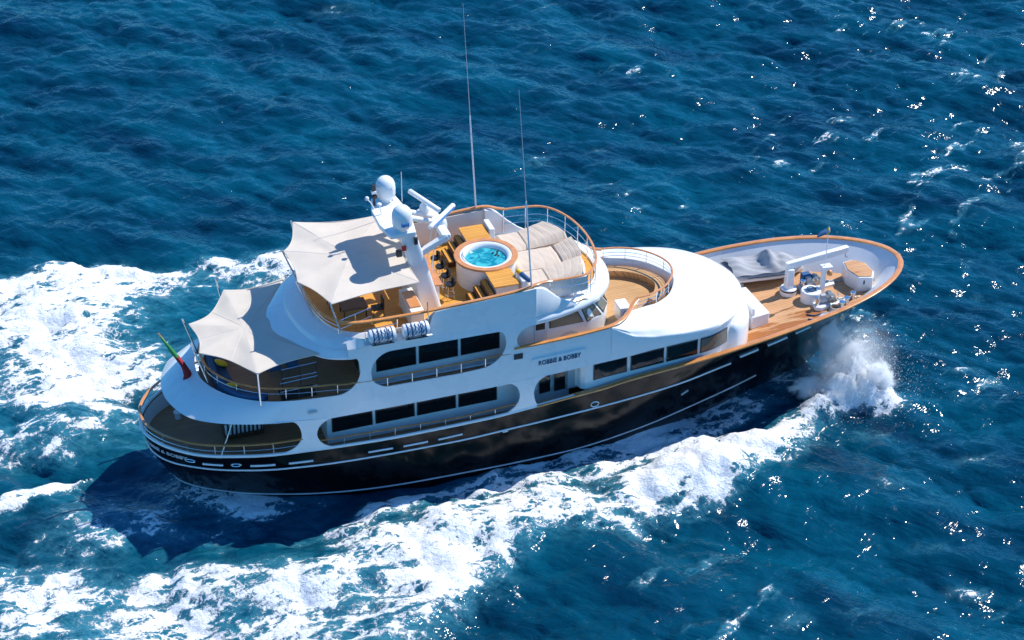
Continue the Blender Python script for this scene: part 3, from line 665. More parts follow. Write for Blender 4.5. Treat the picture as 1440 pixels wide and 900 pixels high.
# sun pad base
spT = [(18.72, 2.7), (20.6, 2.72), (21.3, 2.35), (21.75, 1.7), (22.0, .8), (22.05, 0)]
q = full(spT, 60)
obj('sun_pad_base', MB().prism([(18.72, -2.7)] + [tuple(p) for p in q] + [(18.72, 2.7)], 7.6, 8.12), 'white paint', yacht, bevel=.02)
pad_grp = 'cream sun pad mattresses'
for y0, y1, lab in ((-2.62, -.92, 'cream sun pad mattress nearest the starboard rail, beside the rolled towel'), (-.88, .88, 'middle cream sun pad mattress, straight ahead of the hot tub'), (.92, 2.62, 'cream sun pad mattress on the far port side of the sun pad')):
    xe = [float(np.interp(abs(y), [p[1] for p in spT][::-1], [p[0] for p in spT][::-1])) - .08 for y in np.linspace(y0, y1, 9)]
    th = thing('sun_mattress', lab, 'mattress', (20, (y0 + y1) / 2, 8.12), pad_grp)
    def pad(mb, x0, x1f, zt, zb=8.12, lift=0.0, seam=None):
        ys = np.linspace(y0, y1, 9); N = 40; top = []
        for q_, y in enumerate(ys):
            e = min(1, min(q_, 8 - q_) / 1.0); row = []
            for i in range(N + 1):
                a = i / N; x = x0 + (x1f[q_] - x0) * a; ee = min(1, a * N / 2, (1 - a) * N / 2)
                z = zb + (zt(a) - zb) * (.35 + .65 * math.sqrt(min(1, max(0, ee)) * min(1, max(.0, e)) + 1e-4))
                if seam: z += seam(a)
                row.append((x, y, z + .008 * math.sin(7 * y + 13 * x)))
            top.append(row)
        mb.loft(top, False); mb.loft([[(p[0], p[1], zb) for p in r] for r in top][::-1], False)
        for r_ in (top[0], top[-1]): mb.strip(r_, [(p[0], p[1], zb) for p in r_])
        mb.strip([r_[0] for r_ in top], [(r_[0][0], r_[0][1], zb) for r_ in top]); mb.strip([r_[-1] for r_ in top], [(r_[-1][0], r_[-1][1], zb) for r_ in top])
        return mb
    xm = [x - .95 for x in xe]
    obj('seat_cushion', pad(MB(), 18.78, xm, lambda a: 8.30, seam=lambda a: -.012 * (abs(math.sin(a * math.pi * 4)) > .96)), 'cushion fabric', th, angle=80)
    obj('backrest_cushion', pad(MB(), min(xm) + .02, xe, lambda a: 8.34 + .36 * a, seam=lambda a: -.014 * (abs(math.sin(a * math.pi * 5)) > .93)), 'cushion fabric', th, angle=80)
obj('sun_pad_side', MB().box((20.2, -2.78, 8.25), (2.6, .12, .75)), 'cream panel', yacht, bevel=.03)
tw = thing('rolled_towel', 'rolled blue and yellow towel lying beside the sun pad and the starboard bench', 'towel', (18.75, -2.55, 8.0))
mb = MB(); mb.tube([(18.35, -2.05, 9.03), (18.45, -2.35, 9.02)], .1, 10); obj('yellow_end', mb, 'yellow fabric', tw)
obj('blue_roll', MB().tube([(18.45, -2.35, 9.02), (18.55, -2.75, 9.0), (18.62, -2.98, 8.98)], .105, 10), 'blue fabric', tw)
# whip antennas
for s, x0, z0, x1, z1 in ((-1, 18.5, 8.18, 17.83, 19.0), (1, 18.24, 8.4, 17.7, 19.7)):
    a = obj('whip_antenna', MB().tube([(x0, s * 3.82, 7.7), (x0 - .01, s * 3.82, z0 + .1)], [.1, .06], 10), 'white paint', yacht)
    xm, zm = x0 + (x1 - x0) * .5, z0 + (z1 - z0) * .5
    obj('lower_tube', MB().tube([(x0, s * 3.82, z0), (xm, s * 3.82, zm)], [.045, .036], 8), 'raft fibreglass', a)
    obj('upper_rod', MB().tube([(xm, s * 3.82, zm), (x1, s * 3.82, z1)], [.022, .012], 6), 'grey paint', a)
# ------------------------------------------------------------------ mast with bar
mast = obj('radar_mast', MB().box((14.05, 0, 8.1), (1.0, 1.6, 1.0)), 'white paint', yacht, bevel=.04)
for s in (-1, 1):
    mb = MB(); rings = []
    for a in np.linspace(0, 1, 9):
        z = 7.6 + 4.15 * a; xc = 14.35 - .95 * a ** 1.05; lx = (.50 - .16 * a); ly = .26 - .09 * a; yc = s * (1.62 - .22 * a)
        rings.append([(xc + lx * math.copysign(abs(math.cos(t)) ** .6, math.cos(t)), yc + ly * math.copysign(abs(math.sin(t)) ** .6, math.sin(t)), z) for t in np.linspace(0, 2 * math.pi, 20, endpoint=False)])
    mb.loft(rings, True, False, True); obj('mast_leg', mb, 'white paint', mast, angle=60)
    ped = obj('satellite_dome', MB().lathe([(.3, 11.7), (.34, 11.9), (.42, 11.97), (.455, 12.1), (.46, 12.4), (.44, 12.6), (.37, 12.77), (.25, 12.89), (.1, 12.945), (.001, 12.95)], (13.22, s * 1.4, -.02), 32, False), 'white paint', mast, angle=70)
    # forward arms
    mb = MB(); pth = [(13.95, s * 1.4, 10.35), (15.25, s * 1.4, 11.02)]
    for a, b in zip(pth[:-1], pth[1:]): 
        d = Vector(b) - Vector(a); mb.box((Vector(a) + Vector(b)) / 2, (d.length + .1, .3, .28), ry=-math.atan2(d.z, d.x))
    obj('mast_arm', mb, 'white paint', mast, bevel=.04)
mb = MB(); mb.prism([(12.35, -.7), (12.35, .7), (12.6, 1.75), (13.75, 1.75), (13.9, .6), (13.9, -.6), (13.75, -1.75), (12.6, -1.75)], 11.5, 11.72); obj('mast_platform', mb, 'white paint', mast, bevel=.04)
obj('mast_crossbar', MB().box((15.2, 0, 11.05), (.42, 3.05, .26)), 'white paint', mast, bevel=.05)
obj('mast_brace', MB().tube([(13.9, .3, 11.6), (15.1, .3, 11.15)], .13, 10).tube([(13.9, -.3, 11.6), (15.1, -.3, 11.15)], .13, 10).tube([(14.6, -.9, 8.6), (15.0, -.6, 11.0)], .025, 6).tube([(14.7, .2, 8.6), (15.05, .1, 11.0)], .025, 6), 'white paint', mast)
for c, d, mt in (((14.75, .42, 11.95), (.34, -.94), 'white paint'), ((15.32, -.42, 11.5), (.69, .72), 'white paint')):
    r_ = obj('radar_scanner', MB().lathe([(.22, c[2] - .75), (.24, c[2] - .4), (.2, c[2] - .2), (.1, c[2] - .1)], (c[0], c[1], 0), 20), 'white paint', mast)
    v = Vector((d[0], d[1], 0)).normalized(); n = Vector((-v.y, v.x, 0)); mb = MB(); P = Vector(c)
    mb.tube([P - v * 1.15, P - v * 1.1, P + v * 1.1, P + v * 1.15], [.09, .13, .13, .09], 12, flat=.9); bar = obj('scanner_bar', mb, mt, r_)
    if c[0] > 15: obj('scanner_stripe', MB().add([P + v * a + n * (-.118) * 1.0 + Vector((0, 0, b)) - n * .02 for a, b in ((-.95, -.06), (.95, -.06), (.95, .06), (-.95, .06))], [(0, 1, 2, 3)]), 'blue paint', r_, solid=.01)
def domep(u, v, d):
    a = -math.pi / 2 - .35 + .78 * u; return (13.22 + (.468 + d) * math.cos(a), -1.4 + (.468 + d) * math.sin(a), 12.1 + v)
letters('SeaTel', .24, domep, 'dome_lettering', 'blue paint', mast, bold=.006)
cam_ = obj('mast_camera', MB().tube([(12.6, 1.1, 11.7), (12.6, 1.1, 12.35)], .06, 8).box((12.6, 1.08, 12.62), (.16, .14, .3)).box((12.62, 1.02, 12.2), (.2, .16, .14)), 'window frame', mast)
obj('searchlight', MB().box((12.58, 1.06, 12.42), (.22, .2, .14)), 'white paint', mast, bevel=.02)
for x, y, h in ((13.9, 1.1, 1.5), (13.5, 1.2, 1.0)): obj('mast_aerial', MB().tube([(x, y, 11.7), (x, y, 11.7 + h)], .018, 6), 'raft fibreglass', mast)
obj('horn', MB().tube([(12.5, .75, 11.75), (12.35, .72, 12.1), (12.2, .72, 12.3)], .03, 6).sphere((12.18, .72, 12.34), .1).tube([(12.7, .2, 11.75), (12.6, .2, 12.2)], .03, 6).sphere((12.6, .2, 12.25), .12, sz=.6), 'white paint', mast)
obj('navigation_light', MB().box((13.2, -1.64, 10.9), (.2, .12, .22)), 'red paint', mast, bevel=.01)
obj('mast_speaker', MB().box((13.75, -1.66, 11.2), (.16, .16, .34)).box((13.0, -1.5, 10.6), (.25, .2, .3)), 'window frame', mast, bevel=.02)
bar = obj('bar_counter', MB().box((14.8, 0, 8.62), (.36, 3.1, .07)), 'varnished teak', mast, bevel=.015)
obj('bar_front', MB().box((14.72, 0, 8.1), (.22, 3.0, 1.0)), 'white paint', bar)
cb = obj('wet_bar_cabinet', MB().box((13.35, -2.1, 8.03), (.62, 2.1, .86)), 'cream panel', yacht, bevel=.03)
obj('cabinet_top', MB().box((13.35, -2.1, 8.49), (.5, 1.4, .05)), 'varnished teak', cb)
# bar stools
def stool():
    th = thing('bar_stool', 'x', 'bar stool', (15.5, 0, 7.6), 'black bar stools at the teak bar')
    obj('seat', MB().lathe([(.001, 8.3), (.2, 8.3), (.22, 8.34), (.2, 8.4), (.001, 8.41)], (15.5, 0, 0), 20, False), 'black rubber', th)
    a = np.linspace(-1.0, 1.0, 12)
    mb = MB(); mb.loft([[(15.5 + .24 * math.cos(q), .24 * math.sin(q), z) for q in a] for z in (8.38, 8.5, 8.62)], False); obj('backrest', mb, 'black rubber', th, solid=.05)
    for k in range(4):
        q = math.pi / 4 + k * math.pi / 2; obj('leg', MB().tube([(15.5 + .15 * math.cos(q), .15 * math.sin(q), 8.3), (15.5 + .24 * math.cos(q), .24 * math.sin(q), 7.6)], .016, 6), 'stainless steel', th)
    obj('footring', MB().tube([(15.5 + .22 * math.cos(q), .22 * math.sin(q), 7.85) for q in np.linspace(0, 2 * math.pi, 16, endpoint=False)], .012, 6, closed=True), 'stainless steel', th)
    return th
s0 = stool(); s0.location = (15.42, -1.2, 7.6); s0['label'] = 'black bar stool at the starboard end of the teak bar, nearest the viewer'
# children are stored relative to the stool
for c in s0.children: c.location = (-15.5, 0, -7.6)
for y, lab in ((-.4, 'second black bar stool along the teak bar from its starboard end'), (.45, 'third black bar stool along the teak bar, next to the farthest one'), (1.25, 'farthest black bar stool, half hidden behind the mast leg at the port end')):
    dup(s0, (0, y + 1.2, 0), lab, 'black bar stools at the teak bar')
# life rafts in their cradles
def raft(x, lab):
    th = thing('life_raft', lab, 'life raft', (x, -4.2, 7.86), 'white life raft canisters')
    c = Vector((x, -4.16, 8.24)); rx = Matrix.Rotation(math.pi / 2, 3, 'Y')
    prof = [(.001, -.62), (.2, -.61), (.28, -.57), (.31, -.5), (.31, -.03), (.325, -.03), (.325, .03), (.31, .03), (.31, .5), (.28, .57), (.2, .61), (.001, .62)]
    obj('canister', MB().lathe(prof, c, 28, False, rx), 'raft fibreglass', th, angle=40)
    for d in (-.42, -.2, .2, .42): obj('strap', MB().lathe([(.318, d - .025), (.33, d), (.318, d + .025)], c, 28, False, rx), 'blue fabric', th)
    mb = MB()
    for k in range(5): mb.tube([(c.x - .4 + .17 * k, c.y - .325 * math.cos(q), c.z + .325 * math.sin(q)) for q in np.linspace(-.3, 1.4, 8)] , .012, 5); mb.tube([(c.x - .4 + .17 * k + .12 * math.sin(3 * q), c.y - .33 * math.cos(q), c.z + .33 * math.sin(q)) for q in np.linspace(-.5, 1.2, 8)], .010, 5)
    obj('lashing', mb, 'lettering', th)
    mb = MB()
    for d in (-.35, .35): mb.box((c.x + d, c.y + .1, 7.9), (.06, .55, .05)).box((c.x + d, c.y - .2, 7.93), (.06, .05, .1))
    mb.tube([(c.x - .5, c.y - .22, 7.9), (c.x + .5, c.y - .22, 7.9)], .03, 6); obj('cradle', mb, 'window frame', th)
raft(11.42, 'white life raft canister in its cradle below the sundeck rail, the aft one of two')
raft(12.95, 'white life raft canister in its cradle below the sundeck rail, the forward one of two')
obj('raft_shelf', MB().box((12.15, -4.02, 7.84), (3.1, .5, .06)), 'white paint', yacht, bevel=.02)
obj('raft_frame', MB().tube([(12.2, -3.92, 7.85), (12.2, -3.92, 8.75)], .025, 6).tube([(10.7, -4.0, 8.5), (12.15, -3.95, 8.58)], .02, 6).tube([(13.6, -4.0, 7.9), (13.62, -3.8, 9.3)], .025, 6).tube([(10.72, -4.0, 8.0), (10.7, -4.0, 8.5)], .02, 6), 'stainless steel', yacht)

# ------------------------------------------------------------------ awnings
def sail(name, corners, sag, centre, label, n=26, rounds=20, posts=None):
    th = thing(name, label, 'awning', (centre[0], centre[1], centre[2] - .3))
    C_ = np.array(corners, float); m = len(C_); c = np.array(centre, float); B = []
    for i in range(m):
        a, b = C_[i], C_[(i + 1) % m]; L = np.linalg.norm(b - a)
        for t in np.linspace(0, 1, n, endpoint=False):
            p = a * (1 - t) + b * t; s_ = sag[i] * L * 4 * t * (1 - t); d = c - p; d[2] = 0; d /= np.linalg.norm(d); B.append(p + d * s_ + np.array([0, 0, -.25 * s_]))
    B = np.array(B); rings = []
    for k in range(rounds):
        a = 1 - k / (rounds - 1) * .985; r_ = []
        for i, p in enumerate(B):
            t = (i % n) / n; q = c + (p - c) * a; q[2] = c[2] + (p[2] - c[2]) * a ** 1.3 + .018 * math.sin(9 * a + 1.7 * math.sin(i * .13)) * a * (1 - a) * 2 + .03 * math.cos(2 * math.pi * t) * a ** 3 * (1.2 - a) * 4
            r_.append(tuple(q))
        rings.append(r_)
    mb = MB(); mb.loft(rings, True, False, False); mb.add(rings[-1], [tuple(range(len(rings[-1])))])
    obj('canvas', mb, 'awning canvas', th, solid=.012, angle=80)
    for k in range(m):
        b0 = k * n + (n // 2 if m > 7 else 0); obj('seam', MB().tube([Vector(rings[j_][b0]) + Vector((0, 0, .010)) for j_ in range(0, rounds - 2)], .007, 4), 'cream panel', th)
    obj('edge_rope', MB().tube([tuple(p) for p in B], .022, 5, closed=True), 'awning canvas', th)
    for a, b in posts or (): obj('post', MB().tube([a, b], .04, 8), 'stainless steel', th)
    return th
sail('sun_awning', [(9.36, 3.82, 9.92), (13.42, 3.2, 9.95), (13.6, 0, 10.1), (13.47, -3.1, 9.92), (9.37, -3.62, 9.9), (8.38, -1.4, 9.9), (8.38, 1.4, 9.9)], [.05, .04, .05, .06, .09, .06, .09], (11.1, 0, 9.99),
     'cream scalloped sun awning stretched over the aft sundeck behind the mast', posts=[((9.55, 3.3, 8.1), (9.3, 3.85, 10.0)), ((9.8, -3.3, 8.1), (9.3, -3.66, 10.0)), ((9.0, -1.5, 8.1), (8.3, -1.42, 10.0)), ((9.0, 1.5, 8.1), (8.3, 1.42, 10.0))])
sail('sun_awning', [(8.75, 3.4, 7.3), (8.0, 2.25, 7.22), (7.42, 0, 7.22), (8.0, -2.25, 7.22), (8.75, -3.4, 7.3), (5.9, -3.66, 7.0), (3.8, -1.25, 7.0), (3.8, 1.25, 7.0), (5.9, 3.66, 7.0)], [0, 0, 0, 0, .10, .12, .09, .12, .08], (6.1, 0, 7.14),
     'cream scalloped sun awning low over the aft upper deck above the ensign', posts=[((5.95, -3.62, 5.3), (5.9, -3.7, 7.05)), ((5.95, 3.62, 5.3), (5.6, 3.95, 7.6)), ((4.1, -1.3, 5.3), (3.5, -1.0, 7.4)), ((4.1, 1.3, 5.3), (3.55, 1.35, 7.3))])
# ------------------------------------------------------------------ flags
es = obj('ensign_staff', MB().tube([(3.55, 0, 5.2), (2.25, 0, 7.6)], [.04, .03], 8), 'varnished teak', yacht)
def flag(name, label, segs):
    th = thing(name, label, 'flag', segs[0][1][0])
    for nm, pts, mt, w0 in segs:
        rings = []; P = [Vector(p) for p in pts]
        for i, p in enumerate(P):
            rings.append([p + Vector((w0[i] * math.cos(q) * (1 + .35 * math.sin(3 * q + i)), w0[i] * 1.1 * math.sin(q) * (1 + .3 * math.cos(2 * q + i)), .2 * w0[i] * math.sin(2 * q))) for q in np.linspace(0, 2 * math.pi, 12, endpoint=False)])
        obj(nm, MB().loft(rings, True, False, True), mt, th, angle=70)
    return th
flag('ensign_flag', 'green and red ensign furled against its raked staff at the stern', [('green_field', [(2.33, -.06, 7.42), (2.55, -.08, 7.0), (2.75, -.1, 6.62), (2.92, -.1, 6.3)], 'flag green', (.03, .07, .10, .10)),
     ('red_field', [(2.92, -.1, 6.3), (3.1, -.12, 5.95), (3.25, -.15, 5.6), (3.35, -.2, 5.3), (3.2, -.3, 5.12)], 'flag red', (.10, .12, .13, .17, .1))])

# ------------------------------------------------------------------ aft upper deck and cockpit furniture
sf = full([(6.2, 3.3), (5.3, 2.9), (4.75, 2.2), (4.45, 1.2), (4.38, 0)], 60); sg_ = inset(sf, -.75)
sofa = thing('curved_sofa', 'curved blue sofa following the rail round the aft upper deck', 'sofa', (4.9, 0, 4.78))
obj('seat', MB().loft([[(*p, 4.8) for p in sf], [(*p, 5.16) for p in sf], [(*p, 5.2) for p in sg_], [(*p, 4.8) for p in sg_]], False), 'blue fabric', sofa)
obj('backrest', MB().loft([[(*p, 5.15) for p in sf], [(*p, 5.52) for p in sf], [(*p, 5.5) for p in inset(sf, -.2)], [(*p, 5.17) for p in inset(sf, -.24)]], False), 'blue fabric', sofa)
for p, rz, lab in (((4.95, .15, 5.37), .3, 'yellow cushion on the blue sofa, the one deeper under the awning'), ((5.05, -1.75, 5.35), 1.1, 'yellow cushion on the blue sofa, the one close to the starboard rail')):
    mb = MB(); mb.sphere((0, 0, 0), .30, 1, 1, .35, 20); mb.v = [tuple(Matrix.Rotation(rz, 3, 'Z') @ Matrix.Rotation(.5, 3, 'Y') @ Vector((math.copysign(abs(x / .3) ** .7, x) * .3, math.copysign(abs(y / .3) ** .7, y) * .3, z)) + Vector(p)) for x, y, z in mb.v]
    tag(obj('cushion', mb, 'yellow fabric', None, angle=80), lab, 'cushion', 'yellow cushions on the blue sofa')
def table(name, label, c, size, h, mat):
    th = thing(name, label, 'table', c)
    obj('tabletop', MB().box((c[0], c[1], c[2] + h), (size[0], size[1], .06)), mat, th, bevel=.02)
    for sx in (-1, 1):
        for sy in (-1, 1): obj('leg', MB().box((c[0] + sx * size[0] * .42, c[1] + sy * size[1] * .42, c[2] + h / 2), (.06, .06, h)), mat, th)
def chair(name, label, c, rz, mat, frame, grp, first=None):
    th = thing(name, label, 'chair', c, grp)
    m = Matrix.Rotation(rz, 3, 'Z'); L = lambda x, y, z: tuple(m @ Vector((x, y, z)) + Vector(c))
    obj('seat', MB().box(L(0, 0, .44), (.5, .5, .07), rz), mat, th, bevel=.02)
    obj('backrest', MB().box(L(-.24, 0, .72), (.06, .5, .5), rz), mat, th, bevel=.02)
    for sx in (-1, 1):
        for sy in (-1, 1): obj('leg', MB().tube([L(sx * .22, sy * .22, .42), L(sx * .24, sy * .24, 0)], .018, 6), frame, th)
    return th
table('dining_table', 'dark wooden dining table on the aft upper deck in the shade of the awning', (7.6, 0.2, 4.78), (1.6, 1.1), .74, 'dark wood')
for x, y, rz, lab in ((7.2, -.75, 1.57, 'blue chair tucked against the upper deck dining table, its aft seat'), (8.0, -.75, 1.57, 'blue chair tucked against the upper deck dining table, its forward seat')):
    chair('deck_chair', lab, (x, y, 4.78), rz, 'blue fabric', 'stainless steel', 'blue deck chairs at the dining table')
# stair guard rails on the upper deck
for y, x0, x1, z1 in ((-2.9, 7.0, 8.7, .95), (-1.9, 7.3, 8.9, 1.0)):
    obj('stair_guard', MB().tube([(x0, y, 4.8), (x0, y, 4.8 + z1), (x1, y, 4.9 + z1), (x1, y, 4.8)], .025, 6).tube([(x0, y, 5.3), (x1, y, 5.35)], .02, 6).tube([(x0 + .83, y, 4.8), (x0 + .83, y, 4.84 + z1)], .02, 6), 'stainless steel', yacht)
obj('stair_hatch', MB().box((7.85, -2.42, 4.81), (1.6, .85, .03)), 'black rubber', yacht)
# sundeck guard and table
obj('sundeck_stair_guard', MB().tube([(9.85, -3.0, 7.62), (9.85, -3.0, 8.6), (11.4, -2.4, 8.6), (11.4, -2.4, 7.62)], .025, 6).tube([(9.85, -3.0, 8.15), (11.4, -2.4, 8.15)], .02, 6).tube([(10.6, -2.7, 7.62), (10.6, -2.7, 8.6)], .02, 6), 'stainless steel', yacht)
table('low_table', 'low dark table under the sundeck awning by the stair guard', (10.9, -1.1, 7.6), (1.2, .9), .5, 'dark wood')
for x, y, rz, lab in ((11.9, -1.6, 3.14, 'black armchair in the awning shade next to the low table, toward the bar'), (10.2, -.2, 0.0, 'black armchair in the awning shade aft of the low table')):
    chair('lounge_chair', lab, (x, y, 7.6), rz, 'black rubber', 'window frame', 'black armchairs under the sundeck awning')
# striped settee in the aft cockpit
M['striped fabric'], t_, b_ = nodes('striped fabric'); g_ = nn(t_, 'ShaderNodeNewGeometry'); sp_ = nn(t_, 'ShaderNodeSeparateXYZ'); t_.links.new(g_.outputs['Position'], sp_.inputs[0])
f_ = mapr(t_, math_(t_, 'FRACT', math_(t_, 'MULTIPLY', sp_.outputs[0], 5.2)), .48, .52); t_.links.new(mixc(t_, f_, (.7, .7, .68), (.02, .022, .03)), b_.inputs['Base Color']); b_.inputs['Roughness'].default_value = .9
st_ = thing('striped_settee', 'black and white striped settee facing away in the aft cockpit', 'sofa', (5.5, -1.0, 2.05))
obj('backrest', MB().box((5.5, -1.3, 2.68), (1.75, .14, .6), rz=.02, rx=.12), 'striped fabric', st_, bevel=.04)
obj('seat', MB().box((5.5, -.95, 2.42), (1.75, .65, .16)), 'striped fabric', st_, bevel=.04)
obj('frame', MB().box((5.5, -.95, 2.22), (1.8, .7, .2)), 'dark wood', st_, bevel=.02)
for sx in (-1, 1): obj('armrest', MB().box((5.5 + sx * .9, -.95, 2.5), (.08, .7, .5)), 'dark wood', st_, bevel=.02)
table('cockpit_table', 'dark oval table beyond the striped settee in the aft cockpit', (6.3, .6, 2.05), (1.7, 1.1), .74, 'dark wood')
obj('awning_strut', MB().tube([(4.0, -3.45, 2.75), (4.75, -3.2, 4.5)], .03, 6), 'stainless steel', yacht)
obj('mooring_winch', MB().lathe([(.16, 2.06), (.14, 2.3), (.2, 2.36), (.2, 2.42), (.001, 2.45)], (2.9, 1.2, 0), 16).sphere((2.75, 1.5, 2.9), .16, sz=.8), 'white paint', yacht)

# ------------------------------------------------------------------ foredeck
def anchor_deck():
    c = obj('deck_crane', MB().lathe([(.42, 3.42), (.42, 3.75), (.36, 3.8), (.001, 3.8)], (33.3, .55, 0), 28), 'white paint', yacht, bevel=.02)
    obj('crane_collar', MB().lathe([(.43, 3.66), (.435, 3.7), (.43, 3.74)], (33.3, .55, 0), 28), 'window frame', c)
    obj('crane_column', MB().box((33.3, .55, 4.3), (.42, .42, 1.1), taper=.85), 'white paint', c, bevel=.05)
    a, b = Vector((33.1, .62, 4.98)), Vector((36.55, .9, 5.2)); d = b - a
    obj('crane_boom', MB().box((a + b) / 2, (d.length, .26, .34), rz=math.atan2(d.y, d.x), ry=-math.atan2(d.z, math.hypot(d.x, d.y))), 'white paint', c, bevel=.03)
    obj('crane_hook', MB().tube([(36.45, .9, 5.05), (36.45, .9, 4.75), (36.52, .9, 4.68), (36.58, .9, 4.76)], .025, 6), 'galvanised steel', c)
anchor_deck()
hc = obj('capstan_hatch', MB().lathe([(.5, 3.44), (.5, 4.0), (.47, 4.05), (.001, 4.06)], (34.05, -.42, 0), 32), 'white paint', yacht, bevel=.015)
obj('hatch_wheel', MB().tube([(34.05 + .22 * math.cos(q), -.42 + .22 * math.sin(q), 4.1) for q in np.linspace(0, 2 * math.pi, 20, endpoint=False)], .02, 6, closed=True).tube([(33.85, -.42, 4.09), (34.25, -.42, 4.09)], .015, 6), 'window frame', hc)
# windlass: bedplate, two gypsies, motor, posts
for s, yy in ((-1, -1.15), (1, .55)):
    wl = obj('anchor_windlass', MB().prism([(33.85, yy - .3), (34.1, yy - .42), (35.7, yy - .05 * s - .2), (35.8, yy + .15), (34.2, yy + .38), (33.9, yy + .25)], 3.46, 3.68), 'white paint', yacht, bevel=.03)
    mx = Matrix.Rotation(math.pi / 2, 3, 'X')
    obj('gypsy', MB().lathe([(.001, -.32), (.2, -.3), (.22, -.24), (.1, -.18), (.1, -.06), (.24, 0), (.24, .08), (.1, .14), (.1, .26), (.17, .32), (.001, .33)], (34.75, yy, 3.95), 20, False, mx), 'galvanised steel', wl)
    obj('motor', MB().tube([(34.25, yy, 3.85), (34.6, yy, 3.85)], .15, 12).box((34.35, yy, 4.05), (.25, .2, .2)), 'grey paint', wl)
    obj('bollard', MB().lathe([(.1, 3.66), (.09, 4.0), (.14, 4.04), (.14, 4.1), (.001, 4.12)], (34.02, yy - .1, 0), 14), 'stainless steel', wl)
    mb = MB()
    for k in range(11): mb.tube([(35.0 + .13 * k + .07 * math.cos(q), yy + (.045 * math.sin(q) if k % 2 else 0) - .02 * k * s * 0, 3.78 - .015 * k + (.045 * math.sin(q) if not k % 2 else 0)) for q in np.linspace(0, 2 * math.pi, 10, endpoint=False)], .018, 5, closed=True)
    obj('anchor_chain', mb, 'galvanised steel', wl)
    obj('brake_lever', MB().tube([(34.9, yy - .28, 3.7), (35.0, yy - .36, 4.25)], .02, 6).tube([(35.25, yy + .2, 3.7), (35.2, yy + .25, 4.15)], .02, 6).sphere((35.0, yy - .36, 4.27), .04), 'stainless steel', wl)
fm = obj('fore_mast', MB().box((34.72, -.28, 4.25), (.2, .22, 1.7)), 'white paint', yacht, bevel=.03)
obj('mast_head', MB().box((34.86, -.22, 5.12), (.55, .4, .12)), 'white paint', fm, bevel=.03)
obj('bell', MB().sphere((35.05, -.28, 4.75), .15, sz=1.1), 'varnished teak', fm)
obj('flag_staff', MB().tube([(34.8, -.2, 5.15), (34.82, -.2, 7.35)], .022, 6), 'raft fibreglass', fm)
flag('courtesy_flag', 'small blue and yellow courtesy flag at the top of the foredeck staff', [('blue_field', [(34.75, -.22, 7.2), (34.5, -.25, 7.1), (34.2, -.3, 6.95)], 'blue fabric', (.16, .15, .04)), ('yellow_field', [(34.82, -.2, 7.28), (34.78, -.22, 7.1), (34.75, -.24, 6.95)], 'yellow fabric', (.05, .1, .04))])
obj('chain_locker_box', MB().box((34.35, .85, 3.85), (.45, .4, .7)), 'blue fabric', yacht, bevel=.03)
mb = MB(); tp = [(36.36, .95), (36.9, 1.05), (37.4, .55), (37.45, -.35), (37.15, -.85), (36.45, -.65), (36.2, .2)]
mb.prism(tp, 3.6, 4.42); bl = obj('bow_locker', mb, 'white paint', yacht, bevel=.03)
mb = MB(); mb.prism([(36.83 + (x - 36.83) * .9, .08 + (y - .08) * .9) for x, y in tp], 4.424, 4.46); obj('locker_lid', mb, 'foredeck teak', bl, bevel=.01)
obj('lid_catch', MB().box((36.75, -.72, 4.15), (.08, .05, .22)), 'window frame', bl)
# bench locker against the deckhouse
lk = obj('bench_locker', MB().prism([(30.45, 1.0), (31.2, 1.0), (31.35, -1.55), (30.35, -1.75), (30.15, -1.2), (30.28, .3)], 3.26, 3.95), 'white paint', yacht, bevel=.05)
obj('bench_back', MB().box((30.38, -.35, 4.12), (.2, 2.6, .5), rz=.06), 'white paint', lk, bevel=.06)
Tc = full([(28.42, 3.20), (28.75, 3.36), (29.35, 3.08), (29.95, 2.25), (30.22, 1.2), (30.28, 0)], 60); Ti = inset(Tc, .30)
obj('front_coaming', MB().loft([[(*p, z) for p in C_] for C_, z in ((Tc, 3.1), (Tc, 4.35), (Tc * .9 + Ti * .1, 4.55), (Tc * .6 + Ti * .4, 4.72), (Ti, 4.80), (inset(Tc, .7), 4.84))], False), 'white paint', trunk, angle=60)
# tender under its cover
td = thing('inflatable_tender', 'inflatable tender in a grey cover, chocked along the port side of the foredeck', 'tender', (32.6, 2.2, 3.4))
def tenderhull(w, h0, h1, x0=30.75, x1=34.75, yc=2.3, ang=-.10):
    rings = []
    for a in np.linspace(0, 1, 28):
        x = x0 + (x1 - x0) * a; hw = w * (1 - max(0, (a - .55) / .45) ** 2.2 * .93) * (.82 + .18 * min(1, a / .12)); zt = h1 + .16 * max(0, (a - .5)) ; r_ = []
        for q in np.linspace(0, 2 * math.pi, 24, endpoint=False):
            c_, s_ = math.cos(q), math.sin(q); y = hw * math.copysign(abs(c_) ** .7, c_); z = (h0 + zt) / 2 + (zt - h0) / 2 * math.copysign(abs(s_) ** .7, s_) * (1 if s_ > 0 else (.55 + .45 * (1 - abs(c_))))
            r_.append((x + (y) * ang * 0, yc + y + (x - 32.7) * ang, z))
        rings.append(r_)
    return rings
obj('hull', MB().loft(tenderhull(.86, 3.55, 4.18), True, False, True), 'bulwark paint', td, angle=60)
obj('tube', MB().loft(tenderhull(.95, 3.82, 4.22), True, False, True), 'grey canvas', td, angle=60)
